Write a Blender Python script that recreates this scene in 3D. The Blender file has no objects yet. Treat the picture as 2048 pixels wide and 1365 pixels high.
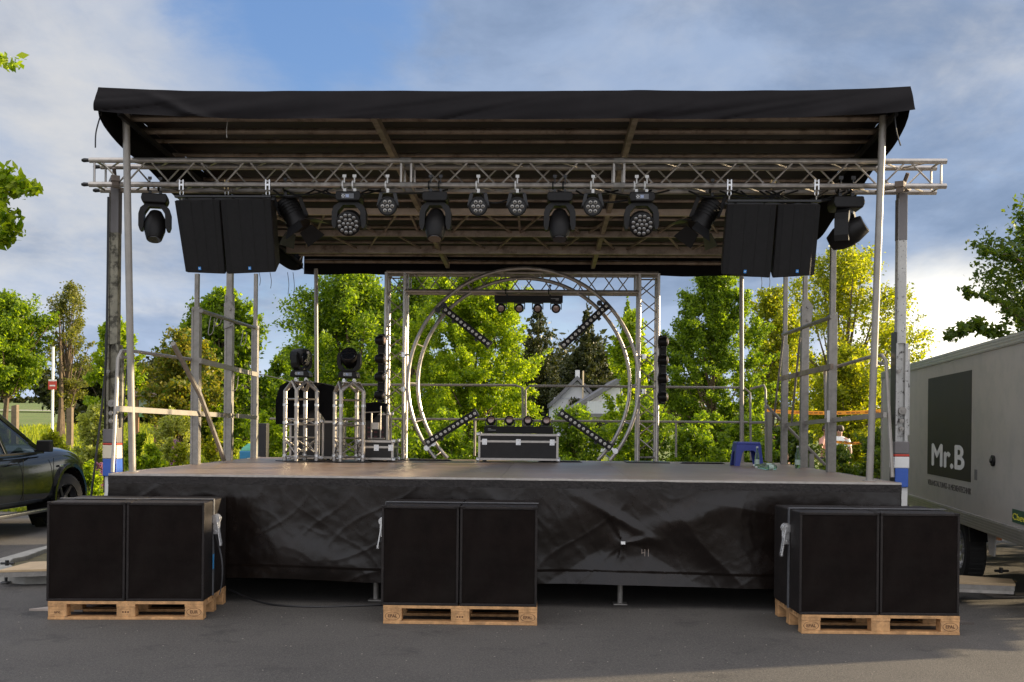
import bpy, math, random
import numpy as np
from mathutils import Vector, Matrix, noise

# ------------------------------------------------------------------ camera
SC = bpy.context.scene
COL = SC.collection
F, CX, HY, CH, ROLL = 2100.0, 1024.0, 850.0, 1.56, 0.0101
cam = bpy.data.cameras.new('camera'); camo = bpy.data.objects.new('camera', cam); COL.objects.link(camo)
cam.sensor_width = 36; cam.lens = 36 * F / 2048; cam.shift_x = 0; cam.shift_y = (HY - 682.5) / 2048
cam.clip_start = 0.05; cam.clip_end = 3000
cr, sr = math.cos(ROLL), math.sin(ROLL)
camo.matrix_world = Matrix(((cr, -sr, 0, 0), (0, 0, -1, 0), (sr, cr, 0, CH), (0, 0, 0, 1)))
SC.camera = camo
# ------------------------------------------------------------------ light
SUN_AZ, SUN_EL = math.radians(75), math.radians(13)      # azimuth from +Y towards +X
SC.view_settings.view_transform = 'Standard'; SC.view_settings.look = 'None'
SC.view_settings.gamma = 1; SC.view_settings.exposure = 1.2
world = bpy.data.worlds.new('World'); SC.world = world; world.use_nodes = True
def build_world():
    nt = world.node_tree; nt.nodes.clear(); N = nt.nodes.new; L = nt.links.new
    out = N('ShaderNodeOutputWorld')
    sky = N('ShaderNodeTexSky'); sky.sky_type = 'NISHITA'; sky.sun_disc = False
    sky.sun_elevation = SUN_EL; sky.sun_rotation = SUN_AZ; sky.air_density = 1.0; sky.dust_density = 1.2; sky.ozone_density = 2.0
    bsky = N('ShaderNodeBackground'); bsky.inputs[1].default_value = 0.13
    L(sky.outputs[0], bsky.inputs[0])
    tc = N('ShaderNodeTexCoord'); sep = N('ShaderNodeSeparateXYZ'); L(tc.outputs['Generated'], sep.inputs[0])
    def math_(op, a, b=None, c=None, clamp=False):
        m = N('ShaderNodeMath'); m.operation = op; m.use_clamp = clamp
        for i, v in enumerate((a, b, c)):
            if v is None: continue
            if isinstance(v, (int, float)): m.inputs[i].default_value = v
            else: L(v, m.inputs[i])
        return m.outputs[0]
    zz = math_('ADD', math_('MAXIMUM', sep.outputs[2], 0.0), 0.22)
    cx = math_('DIVIDE', sep.outputs[0], zz); cy = math_('DIVIDE', sep.outputs[1], zz)
    comb = N('ShaderNodeCombineXYZ'); L(cx, comb.inputs[0]); L(math_('MULTIPLY', cy, 0.8), comb.inputs[1])
    def nz(scale, det, rough, off, dist=0.0):
        mp = N('ShaderNodeMapping'); mp.inputs['Location'].default_value = off; L(comb.outputs[0], mp.inputs[0])
        n = N('ShaderNodeTexNoise'); n.inputs['Scale'].default_value = scale; n.inputs['Detail'].default_value = det
        n.inputs['Roughness'].default_value = rough; n.inputs['Distortion'].default_value = dist
        L(mp.outputs[0], n.inputs[0]); return n.outputs[0]
    def ramp(v, a, b):
        m = N('ShaderNodeMapRange'); m.interpolation_type = 'SMOOTHSTEP'; L(v, m.inputs[0])
        m.inputs[1].default_value = a; m.inputs[2].default_value = b; return m.outputs[0]
    def blob(x, z, rad, y=1.0):
        d = Vector((x, y, z)).normalized(); vm = N('ShaderNodeVectorMath'); vm.operation = 'DOT_PRODUCT'
        L(tc.outputs['Generated'], vm.inputs[0]); vm.inputs[1].default_value = d
        return ramp(vm.outputs['Value'], math.cos(rad), 1.0)
    n1 = nz(0.85, 7, 0.55, (3.1, 1.7, 0), 0.35); n2 = nz(3.0, 8, 0.62, (7.4, 2.2, 0), 0.25)
    cov = math_('ADD', n1, math_('MULTIPLY', math_('SUBTRACT', n2, 0.5), 0.85))
    # openings and banks where the sky has them
    cov = math_('SUBTRACT', cov, math_('MULTIPLY', blob(-0.26, 0.36, 0.10), 0.26))
    cov = math_('SUBTRACT', cov, math_('MULTIPLY', blob(-0.16, 0.40, 0.10), 0.16))
    cov = math_('ADD', cov, math_('MULTIPLY', blob(0.30, 0.40, 0.45), 0.20))
    cov = math_('ADD', cov, math_('MULTIPLY', blob(-0.50, 0.34, 0.34), 0.24))
    cover = ramp(cov, 0.20, 0.56)
    bright = ramp(math_('ADD', math_('ADD', math_('MULTIPLY', nz(1.3, 6, 0.6, (1.2, 9.7, 0), 0.5), .65), math_('MULTIPLY', nz(4.2, 8, 0.62, (5.2, 3.7, 0), 0.3), .42)), math_('ADD',
             math_('MULTIPLY', blob(-0.50, 0.30, 0.24), 0.22), math_('MULTIPLY', blob(0.44, 0.05, 0.14), 0.34))), 0.52, 0.92)
    dk = N('ShaderNodeMix'); dk.data_type = 'RGBA'; L(ramp(nz(2.0, 8, 0.62, (8.2, 0.7, 0), 0.25), 0.34, 0.64), dk.inputs[0]); dk.inputs[6].default_value = (0.122, 0.166, 0.250, 1); dk.inputs[7].default_value = (0.200, 0.255, 0.358, 1)
    mixc = N('ShaderNodeMix'); mixc.data_type = 'RGBA'; L(bright, mixc.inputs[0])
    L(dk.outputs[2], mixc.inputs[6]); mixc.inputs[7].default_value = (0.40, 0.395, 0.39, 1)
    cl = N('ShaderNodeBackground'); L(mixc.outputs[2], cl.inputs[0]); cl.inputs[1].default_value = 0.80
    clear = N('ShaderNodeBackground'); clear.inputs[0].default_value = (0.09, 0.20, 0.52, 1); clear.inputs[1].default_value = 0.45
    ms0 = N('ShaderNodeMixShader'); ms0.inputs[0].default_value = 0.55; L(bsky.outputs[0], ms0.inputs[1]); L(clear.outputs[0], ms0.inputs[2])
    ms = N('ShaderNodeMixShader'); L(math_('MULTIPLY', cover, 0.93), ms.inputs[0]); L(ms0.outputs[0], ms.inputs[1]); L(cl.outputs[0], ms.inputs[2])
    # warm glow low on the right
    gl = N('ShaderNodeBackground'); gl.inputs[0].default_value = (1.0, 0.88, 0.62, 1); L(math_('MULTIPLY', blob(0.41, 0.045, 0.13), 0.45), gl.inputs[1])
    hz = N('ShaderNodeBackground'); hz.inputs[0].default_value = (0.75, 0.82, 0.95, 1)
    L(math_('MULTIPLY', math_('SUBTRACT', 1.0, ramp(sep.outputs[2], 0.0, 0.16)), 0.16), hz.inputs[1])
    a1 = N('ShaderNodeAddShader'); L(ms.outputs[0], a1.inputs[0]); L(gl.outputs[0], a1.inputs[1])
    a2 = N('ShaderNodeAddShader'); L(a1.outputs[0], a2.inputs[0]); L(hz.outputs[0], a2.inputs[1])
    # added fill light: sky brightened behind the camera and overhead
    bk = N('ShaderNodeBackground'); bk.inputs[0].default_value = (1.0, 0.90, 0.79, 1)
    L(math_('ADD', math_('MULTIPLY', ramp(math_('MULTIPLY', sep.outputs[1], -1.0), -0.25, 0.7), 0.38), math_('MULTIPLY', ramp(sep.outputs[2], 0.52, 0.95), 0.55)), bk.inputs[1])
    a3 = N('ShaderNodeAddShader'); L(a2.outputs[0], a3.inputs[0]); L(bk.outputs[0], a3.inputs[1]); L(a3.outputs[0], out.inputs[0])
build_world()
sl = bpy.data.lights.new('sun', 'SUN'); so = bpy.data.objects.new('sun', sl); COL.objects.link(so)
sl.energy = 5.0; sl.angle = math.radians(1.0); sl.color = (1.0, 0.80, 0.52)
sd = Vector((math.sin(SUN_AZ) * math.cos(SUN_EL), math.cos(SUN_AZ) * math.cos(SUN_EL), math.sin(SUN_EL)))
so.rotation_euler = sd.to_track_quat('Z', 'Y').to_euler(); so.location = sd * 60

# ------------------------------------------------------------------ measuring helpers
def ray(px, py):
    u, v = px - CX, HY - py
    return Vector(((u * cr - v * sr) / F, 1.0, (u * sr + v * cr) / F))
def P(px, py, Y): r = ray(px, py); return Vector((0, 0, CH)) + r * Y
def PG(px, py, z=0.0): r = ray(px, py); return Vector((0, 0, CH)) + r * ((z - CH) / r.z)
YAW = math.radians(2.0); ca, sa = math.cos(YAW), math.sin(YAW)
O = Vector((-0.10, 9.0, 0))
def S(x, d, z=0.0): return Vector((O.x + x * ca + d * sa, O.y - x * sa + d * ca, z))
def PL(px, py, d):           # pixel -> stage x, z on the plane at stage depth d
    r = ray(px, py); n = Vector((sa, ca, 0)); t = (d + O.dot(n)) / r.dot(n); q = Vector((0, 0, CH)) + r * t
    return ((q - O).dot(Vector((ca, -sa, 0))), q.z)
def PX(px, py, d): x, z = PL(px, py, d); return Vector((x, d, z))

# ------------------------------------------------------------------ materials
MATS = {}
def mat(name, base, rough=0.6, metal=0.0, var=0.12, nscale=6.0, bump=0.0, bscale=60.0, spec=0.5, coat=0.0, rvar=0.0, stain_shade=None, sscale=3.0, sth=(0.5, 0.7)):
    if name in MATS: return MATS[name]
    m = bpy.data.materials.new(name); m.use_nodes = True; nt = m.node_tree; b = nt.nodes['Principled BSDF']
    N = nt.nodes.new; L = nt.links.new
    b.inputs['Roughness'].default_value = rough; b.inputs['Metallic'].default_value = metal
    b.inputs['Specular IOR Level'].default_value = spec; b.inputs['Coat Weight'].default_value = coat
    tc = N('ShaderNodeTexCoord'); n = N('ShaderNodeTexNoise'); n.inputs['Scale'].default_value = nscale; n.inputs['Detail'].default_value = 6
    n.inputs['Roughness'].default_value = 0.65; L(tc.outputs['Object'], n.inputs[0])
    mr = N('ShaderNodeMapRange'); L(n.outputs[0], mr.inputs[0]); mr.inputs[1].default_value = 0.3; mr.inputs[2].default_value = 0.7
    mr.inputs[3].default_value = 1 - var; mr.inputs[4].default_value = 1 + var
    mx = N('ShaderNodeVectorMath'); mx.operation = 'SCALE'; mx.inputs[0].default_value = base; L(mr.outputs[0], mx.inputs['Scale'])
    col = mx.outputs[0]
    if stain_shade:
        n2 = N('ShaderNodeTexNoise'); n2.inputs['Scale'].default_value = sscale; n2.inputs['Detail'].default_value = 8; n2.inputs['Roughness'].default_value = 0.7
        L(tc.outputs['Object'], n2.inputs[0]); r2 = N('ShaderNodeMapRange'); L(n2.outputs[0], r2.inputs[0]); r2.inputs[1].default_value = sth[0]; r2.inputs[2].default_value = sth[1]
        mm = N('ShaderNodeMix'); mm.data_type = 'RGBA'; L(r2.outputs[0], mm.inputs[0]); L(col, mm.inputs[6]); mm.inputs[7].default_value = (*stain_shade, 1); col = mm.outputs[2]
    L(col, b.inputs['Base Color'])
    if rvar:
        rr = N('ShaderNodeMapRange'); L(n.outputs[0], rr.inputs[0]); rr.inputs[1].default_value = 0.3; rr.inputs[2].default_value = 0.7
        rr.inputs[3].default_value = max(0.02, rough - rvar); rr.inputs[4].default_value = rough + rvar; L(rr.outputs[0], b.inputs['Roughness'])
    if bump:
        nb = N('ShaderNodeTexNoise'); nb.inputs['Scale'].default_value = bscale; nb.inputs['Detail'].default_value = 4; L(tc.outputs['Object'], nb.inputs[0])
        bp = N('ShaderNodeBump'); bp.inputs['Strength'].default_value = bump; bp.inputs['Distance'].default_value = 0.01
        L(nb.outputs[0], bp.inputs['Height']); L(bp.outputs[0], b.inputs['Normal'])
    MATS[name] = m; return m
def leafmat(name, c1, c2, trans=0.45, rough=0.45):
    if name in MATS: return MATS[name]
    m = bpy.data.materials.new(name); m.use_nodes = True; nt = m.node_tree; nt.nodes.clear(); N = nt.nodes.new; L = nt.links.new
    out = N('ShaderNodeOutputMaterial'); g = N('ShaderNodeNewGeometry'); mx = N('ShaderNodeMix'); mx.data_type = 'RGBA'
    L(g.outputs['Random Per Island'], mx.inputs[0]); mx.inputs[6].default_value = (*c1, 1); mx.inputs[7].default_value = (*c2, 1)
    b = N('ShaderNodeBsdfPrincipled'); b.inputs['Roughness'].default_value = rough; b.inputs['Specular IOR Level'].default_value = 0.35; L(mx.outputs[2], b.inputs['Base Color'])
    t = N('ShaderNodeBsdfTranslucent'); sc = N('ShaderNodeVectorMath'); sc.operation = 'MULTIPLY'; L(mx.outputs[2], sc.inputs[0]); sc.inputs[1].default_value = (1.75, 1.7, 0.4)
    L(sc.outputs[0], t.inputs[0]); ms = N('ShaderNodeMixShader'); ms.inputs[0].default_value = trans
    L(b.outputs[0], ms.inputs[1]); L(t.outputs[0], ms.inputs[2]); L(ms.outputs[0], out.inputs[0]); MATS[name] = m; return m

alu = mat('aluminium', (0.44, 0.41, 0.375), 0.40, 0.85, 0.22, 12, rvar=0.12)
galv = mat('galvanised_steel', (0.30, 0.285, 0.26), 0.5, 0.5, 0.22, 14, bump=0.15, bscale=90, rvar=0.1, stain_shade=(0.19, 0.18, 0.165), sscale=9, sth=(0.5, 0.8))
roofsteel = mat('weathered_roof_steel', (0.33, 0.268, 0.215), 0.50, 0.55, 0.25, 5, stain_shade=(0.12, 0.08, 0.055), sscale=7, sth=(0.5, 0.72))
paintgrey = mat('painted_post', (0.31, 0.29, 0.26), 0.45, 0.2, 0.12, 9, stain_shade=(0.18, 0.16, 0.14), sscale=14, sth=(0.62, 0.75))
blackp = mat('black_plastic', (0.008, 0.0072, 0.0070), 0.45, 0, 0.25, 20, bump=0.1, bscale=200, spec=0.25)
blackm = mat('black_metal', (0.015, 0.015, 0.016), 0.38, 0.2, 0.2, 15)
yokeg = mat('dark_grey_housing', (0.012, 0.0115, 0.0112), 0.48, 0, 0.15, 15, spec=0.25)
carpet = mat('speaker_coating', (0.0125, 0.0088, 0.0075), 0.60, 0, 0.45, 8, bump=0.8, bscale=120, stain_shade=(0.060, 0.050, 0.045), sscale=30, sth=(0.60, 0.74), spec=0.35)
foam = mat('speaker_front_foam', (0.0092, 0.0062, 0.0052), 0.95, 0, 0.35, 5, bump=0.8, bscale=260, spec=0.12, stain_shade=(0.0145, 0.0115, 0.0098), sscale=3.2, sth=(0.45, 0.75))
grille = mat('black_perforated_grille', (0.008, 0.0075, 0.0075), 0.65, 0.1, 0.3, 30, bump=0.5, bscale=300, spec=0.3)
tarp = mat('black_tarp', (0.0080, 0.0052, 0.0040), 0.25, 0, 0.4, 3.0, bump=0.22, bscale=8, rvar=0.07, stain_shade=(0.030, 0.020, 0.014), sscale=6, sth=(0.6, 0.85), spec=0.38)
rooftarp = mat('roof_tarp', (0.0080, 0.0068, 0.0078), 0.62, 0, 0.25, 2.5, bump=0.4, bscale=6, spec=0.12)
webbing = mat('quilted_trim', (0.016, 0.013, 0.012), 0.8, 0, 0.6, 45, bump=1.0, bscale=55)
deckm = mat('stage_plywood', (0.24, 0.165, 0.120), 0.36, 0, 0.22, 1.6, bump=0.10, bscale=220, rvar=0.06, stain_shade=(0.33, 0.26, 0.20), sscale=2.3, sth=(0.45, 0.8))
pine = mat('pallet_wood', (0.52, 0.290, 0.125), 0.75, 0, 0.4, 14, bump=0.5, bscale=60, stain_shade=(0.27, 0.17, 0.095), sscale=11, sth=(0.55, 0.75))
paleply = mat('pale_plywood', (0.52, 0.38, 0.22), 0.6, 0, 0.12, 6)
ink = mat('burnt_stamp', (0.09, 0.04, 0.02), 0.8, 0, 0.2)
lensw = mat('clear_lens', (0.60, 0.57, 0.50), 0.2, 0.0, 0.1, 30, coat=1.0)
lensd = mat('par_lens_rim', (0.30, 0.28, 0.25), 0.25, 0.5, 0.2, 30)
reflect = mat('chrome_reflector', (0.24, 0.235, 0.23), 0.34, 0.9, 0.4, 60)
glassd = mat('dark_glass', (0.012, 0.014, 0.018), 0.06, 0, 0.1, coat=1.0)
steel = mat('bright_zinc', (0.62, 0.62, 0.62), 0.3, 0.9, 0.15, 25, rvar=0.1)
whitep = mat('white_paint', (0.72, 0.72, 0.70), 0.5, 0, 0.06)
creamp = mat('cream_sticker', (0.66, 0.60, 0.45), 0.5, 0, 0.06)
bluep = mat('blue_sticker', (0.03, 0.10, 0.42), 0.45, 0, 0.12)
redp = mat('red_paint', (0.50, 0.05, 0.03), 0.5, 0, 0.1)
greybox = mat('grey_plastic_box', (0.14, 0.13, 0.13), 0.5, 0, 0.1)
casep = mat('flight_case_panel', (0.018, 0.016, 0.016), 0.55, 0, 0.25, 10, bump=0.4, bscale=180)
bluestool = mat('blue_plastic', (0.035, 0.055, 0.30), 0.38, 0, 0.08, 8)
bark = mat('bark', (0.12, 0.085, 0.055), 0.9, 0, 0.35, 8, bump=0.8, bscale=25)
asphalt = None
def glassmat(name, c, rough=0.03, alpha_mix=0.0):
    if name in MATS: return MATS[name]
    m = bpy.data.materials.new(name); m.use_nodes = True; b = m.node_tree.nodes['Principled BSDF']
    b.inputs['Base Color'].default_value = (*c, 1); b.inputs['Roughness'].default_value = rough; b.inputs['Transmission Weight'].default_value = 1.0; b.inputs['IOR'].default_value = 1.3
    MATS[name] = m; return m
bottleg = glassmat('green_bottle_glass', (0.45, 0.72, 0.55))
def thinglass(name, c, tr):
    m = bpy.data.materials.new(name); m.use_nodes = True; nt = m.node_tree; nt.nodes.clear(); N = nt.nodes.new; L = nt.links.new
    out = N('ShaderNodeOutputMaterial'); g = N('ShaderNodeBsdfGlossy'); g.inputs['Roughness'].default_value = 0.02
    t = N('ShaderNodeBsdfTransparent'); t.inputs[0].default_value = (*c, 1); f = N('ShaderNodeLayerWeight'); f.inputs[0].default_value = .5; pw = N('ShaderNodeMath'); pw.operation = 'POWER'; L(f.outputs['Facing'], pw.inputs[0]); pw.inputs[1].default_value = 5
    ad = N('ShaderNodeMath'); ad.operation = 'MULTIPLY_ADD'; L(pw.outputs[0], ad.inputs[0]); ad.inputs[1].default_value = .9; ad.inputs[2].default_value = .05
    ms = N('ShaderNodeMixShader'); L(ad.outputs[0], ms.inputs[0]); L(t.outputs[0], ms.inputs[1]); L(g.outputs[0], ms.inputs[2]); L(ms.outputs[0], out.inputs[0]); MATS[name] = m; return m
carglass = thinglass('tinted_car_glass', (0.30, 0.36, 0.34), 0)

# ------------------------------------------------------------------ mesh builder
class MB:
    def __init__(s): s.v = []; s.f = []
    def add(s, vs, fs):
        k = len(s.v); s.v += [Vector(p) for p in vs]; s.f += [tuple(i + k for i in f) for f in fs]; return s
    def hexa(s, p):          # 8 points: bottom ring then top ring
        return s.add(p, [(0, 3, 2, 1), (4, 5, 6, 7), (0, 1, 5, 4), (1, 2, 6, 5), (2, 3, 7, 6), (3, 0, 4, 7)])
    def box(s, c, sz, M=None):
        x, y, z = sz[0] / 2, sz[1] / 2, sz[2] / 2; c = Vector(c)
        p = [Vector(q) for q in ((-x, -y, -z), (x, -y, -z), (x, y, -z), (-x, y, -z), (-x, -y, z), (x, -y, z), (x, y, z), (-x, y, z))]
        if M is not None: p = [M @ q for q in p]
        return s.hexa([q + c for q in p])
    def b2(s, x0, x1, y0, y1, z0, z1): return s.box(((x0 + x1) / 2, (y0 + y1) / 2, (z0 + z1) / 2), (x1 - x0, y1 - y0, z1 - z0))
    def tube(s, pts, r, n=10, cap=True):
        pts = [Vector(p) for p in pts]; m = len(pts); rs = r if isinstance(r, (list, tuple)) else [r] * m
        vs = []; prev = None
        for i, p in enumerate(pts):
            t = (pts[min(i + 1, m - 1)] - pts[max(i - 1, 0)]).normalized()
            if prev is None:
                a = Vector((0, 0, 1)) if abs(t.z) < 0.9 else Vector((1, 0, 0)); u = t.cross(a).normalized()
            else: u = (prev - t * prev.dot(t)).normalized()
            prev = u; w = t.cross(u)
            vs += [p + (u * math.cos(2 * math.pi * k / n) + w * math.sin(2 * math.pi * k / n)) * rs[i] for k in range(n)]
        fs = [(i * n + k, i * n + (k + 1) % n, (i + 1) * n + (k + 1) % n, (i + 1) * n + k) for i in range(m - 1) for k in range(n)]
        if cap: fs += [tuple(range(n - 1, -1, -1)), tuple((m - 1) * n + k for k in range(n))]
        return s.add(vs, fs)
    def bar(s, a, b, w, h=None, up=(0, 0, 1)):
        a, b = Vector(a), Vector(b); h = h or w; t = (b - a).normalized(); up = Vector(up)
        if abs(t.dot(up)) > 0.98: up = Vector((0, 1, 0))
        u = t.cross(up).normalized() * w / 2; v = u.cross(t).normalized() * h / 2
        return s.hexa([a - u - v, a + u - v, a + u + v, a - u + v, b - u - v, b + u - v, b + u + v, b - u + v])
    def lathe(s, prof, n=24, M=None, capa=True):   # (r, z) about z
        vs = [Vector((r * math.cos(2 * math.pi * k / n), r * math.sin(2 * math.pi * k / n), z)) for r, z in prof for k in range(n)]
        if M is not None: vs = [M @ q for q in vs]
        m = len(prof); fs = [(i * n + k, i * n + (k + 1) % n, (i + 1) * n + (k + 1) % n, (i + 1) * n + k) for i in range(m - 1) for k in range(n)]
        if capa: fs += [tuple(range(n - 1, -1, -1)), tuple((m - 1) * n + k for k in range(n))]
        return s.add(vs, fs)
    def prism(s, poly, y0, y1, M=None):           # polygon in xz extruded in y
        n = len(poly); vs = [Vector((x, y0, z)) for x, z in poly] + [Vector((x, y1, z)) for x, z in poly]
        if M is not None: vs = [M @ q for q in vs]
        return s.add(vs, [tuple(range(n)), tuple(range(2 * n - 1, n - 1, -1))] + [(i, i + n, (i + 1) % n + n, (i + 1) % n) for i in range(n)])
    def grid(s, fn, nu, nv):
        vs = [fn(i / nu, j / nv) for j in range(nv + 1) for i in range(nu + 1)]
        return s.add(vs, [(j * (nu + 1) + i, j * (nu + 1) + i + 1, (j + 1) * (nu + 1) + i + 1, (j + 1) * (nu + 1) + i) for j in range(nv) for i in range(nu)])
    def build(s, name, m, parent=None, smooth=False, bevel=0.0, loc=None, world=False, recalc=False):
        vs = s.v
        if world and parent is not None:
            Mi = wm(parent).inverted(); vs = [Mi @ q for q in vs]
        if loc is not None: loc = Vector(loc); vs = [q - loc for q in vs]
        me = bpy.data.meshes.new(name); me.from_pydata([tuple(q) for q in vs], [], s.f); me.materials.append(m)
        me.validate(); me.update()
        if recalc:
            import bmesh
            bmh = bmesh.new(); bmh.from_mesh(me); bmesh.ops.recalc_face_normals(bmh, faces=bmh.faces); bmh.to_mesh(me); bmh.free()
        if smooth:
            me.shade_smooth()
            try: me.set_sharp_from_angle(angle=math.radians(35))
            except Exception: pass
        o = bpy.data.objects.new(name, me); COL.objects.link(o)
        if parent is not None: o.parent = parent
        if loc is not None: o.location = loc
        if bevel:
            bm = o.modifiers.new('bevel', 'BEVEL'); bm.width = bevel; bm.segments = 2; bm.limit_method = 'ANGLE'
        return o
def wm(o):
    M = o.matrix_basis.copy()
    while o.parent: o = o.parent; M = o.matrix_basis @ M
    return M
def tag(o, label=None, cat=None, group=None, kind=None):
    for k, v in (('label', label), ('category', cat), ('group', group), ('kind', kind)):
        if v: o[k] = v
    return o
def empty(name, loc, rz=0.0, label=None, cat=None, group=None, rot=None):
    o = bpy.data.objects.new(name, None); COL.objects.link(o); o.location = loc
    o.rotation_euler = rot if rot is not None else (0, 0, rz); o.empty_display_size = 0.1
    return tag(o, label, cat, group)
def kids(o): return [c for c in list(COL.objects) if c.parent == o]
CH_CACHE = {}
def dup(o, loc=None, rot=None, label=None, parent=None):
    c = o.copy(); COL.objects.link(c); c.parent = parent
    for ch in kids(o): dup(ch, parent=c)
    if loc is not None: c.location = loc
    if rot is not None: c.rotation_euler = rot
    if label: c['label'] = label
    return c
def text(s, size, M, m, parent, name='lettering', ext=0.001, bold=0.0, sx=1.0, align='CENTER'):
    cu = bpy.data.curves.new('t', 'FONT'); cu.body = s; cu.size = size; cu.extrude = ext; cu.offset = bold; cu.align_x = align; cu.align_y = 'CENTER'
    t = bpy.data.objects.new('t', cu); COL.objects.link(t); dg = bpy.context.evaluated_depsgraph_get()
    me = bpy.data.meshes.new_from_object(t.evaluated_get(dg)); bpy.data.objects.remove(t); bpy.data.curves.remove(cu)
    me.name = name; me.transform(Matrix.Scale(sx, 4, Vector((1, 0, 0)))); me.transform(Matrix.Rotation(math.pi / 2, 4, 'X')); me.transform(M)
    me.materials.clear(); me.materials.append(m)
    o = bpy.data.objects.new(name, me); COL.objects.link(o); o.parent = parent; return o
T = Matrix.Translation
def RX(a): return Matrix.Rotation(math.radians(a), 4, 'X')
def RY(a): return Matrix.Rotation(math.radians(a), 4, 'Y')
def RZ(a): return Matrix.Rotation(math.radians(a), 4, 'Z')

# ------------------------------------------------------------------ ground
def hill(x, y):
    h = 0.0
    if y > 40: h += 0.031 * (y - 40) * (1 if y < 230 else 230 / y)
    return h + 0.06 * noise.noise(Vector((x * .12, y * .12, 0))) * min(1, max(0, (y - 24) / 8))
def ground_material(name, kind):
    m = bpy.data.materials.new(name); m.use_nodes = True; nt = m.node_tree; b = nt.nodes['Principled BSDF']; N = nt.nodes.new; L = nt.links.new
    tc = N('ShaderNodeTexCoord')
    def nz(sc, det=6, ro=0.65):
        n = N('ShaderNodeTexNoise'); n.inputs['Scale'].default_value = sc; n.inputs['Detail'].default_value = det; n.inputs['Roughness'].default_value = ro
        L(tc.outputs['Object'], n.inputs[0]); return n.outputs[0]
    def rm(v, a, c, lo=0.0, hi=1.0):
        r = N('ShaderNodeMapRange'); L(v, r.inputs[0]); r.inputs[1].default_value = a; r.inputs[2].default_value = c; r.inputs[3].default_value = lo; r.inputs[4].default_value = hi; return r.outputs[0]
    def mix(f, a, c):
        x = N('ShaderNodeMix'); x.data_type = 'RGBA'; L(f, x.inputs[0])
        for i, q in ((6, a), (7, c)):
            if isinstance(q, tuple): x.inputs[i].default_value = (*q, 1)
            else: L(q, x.inputs[i])
        return x.outputs[2]
    if kind == 'asphalt':
        c = mix(rm(nz(0.5, 5), 0.3, 0.7), (0.050, 0.047, 0.045), (0.096, 0.089, 0.082))
        c = mix(rm(nz(60, 4, 0.85), 0.46, 0.72), c, (0.165, 0.152, 0.135)); c = mix(rm(nz(38, 5, 0.8), 0.56, 0.70, 0, .8), c, (0.028, 0.027, 0.026)); c = mix(rm(nz(14, 6, 0.75), 0.45, 0.7, 0, .4), c, (0.115, 0.105, 0.094))
        vo = N('ShaderNodeTexVoronoi'); vo.inputs['Scale'].default_value = 75; L(tc.outputs['Object'], vo.inputs[0])
        c = mix(rm(vo.outputs[0], 0.24, 0.08), c, (0.21, 0.195, 0.17))
        c = mix(rm(nz(1.7, 8, 0.75), 0.56, 0.70, 0, 0.75), c, (0.034, 0.033, 0.032))
        c = mix(rm(nz(7, 8, 0.8), 0.66, 0.74, 0, 0.5), c, (0.13, 0.115, 0.09))
        b.inputs['Roughness'].default_value = 0.82; b.inputs['Specular IOR Level'].default_value = 0.35
        bp = N('ShaderNodeBump'); bp.inputs['Strength'].default_value = 0.9; bp.inputs['Distance'].default_value = 0.012; L(nz(80, 4, 0.75), bp.inputs['Height']); L(bp.outputs[0], b.inputs['Normal'])
    else:
        c = mix(rm(nz(0.35, 6), 0.35, 0.65), (0.075, 0.135, 0.020), (0.13, 0.19, 0.032))
        c = mix(rm(nz(3, 6), 0.45, 0.75), c, (0.16, 0.14, 0.06)); c = mix(rm(nz(0.9, 5), 0.58, 0.66), c, (0.20, 0.145, 0.085))
        b.inputs['Roughness'].default_value = 0.95
        bp = N('ShaderNodeBump'); bp.inputs['Strength'].default_value = 1; bp.inputs['Distance'].default_value = 0.06; L(nz(9), bp.inputs['Height']); L(bp.outputs[0], b.inputs['Normal'])
    L(c, b.inputs['Base Color']); return m
g = MB(); xs = [-900, -500, -300, -200, -140, -100] + list(range(-70, 71, 5)) + [100, 140, 200, 300, 500, 900]
ys = [-60, -20, 10, 16, 20, 24, 27, 30, 33, 36, 39, 42, 46, 50, 58, 66, 80, 100, 130, 160, 190, 230, 300, 420, 600, 1000]
vs = [(x, y, hill(x, y) - 0.02) for y in ys for x in xs]; nx = len(xs)
g.add(vs, [(j * nx + i, j * nx + i + 1, (j + 1) * nx + i + 1, (j + 1) * nx + i) for j in range(len(ys) - 1) for i in range(nx - 1)])
tag(g.build('ground', ground_material('meadow_soil', 'grass'), smooth=True), kind='structure')
a_ = MB(); a_.add([(-40, -30, 0), (40, -30, 0), (40, 17.5, 0), (9, 17.5, 0), (2, 17.0, 0), (-4, 17.2, 0), (-9, 19.5, 0), (-40, 19.8, 0)], [tuple(range(8))])
tag(a_.build('asphalt', ground_material('asphalt', 'asphalt')), kind='structure')
road = MB(); road.add([(x, 120 + 0.03 * x, hill(x, 120) + 0.12) for x in (-160, 60)] + [(x, 124 + 0.03 * x, hill(x, 124) + 0.12) for x in (60, -160)], [(0, 1, 2, 3)])
tag(road.build('field_path', mat('pale_gravel', (0.36, 0.33, 0.28), 0.9)), kind='structure')
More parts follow.
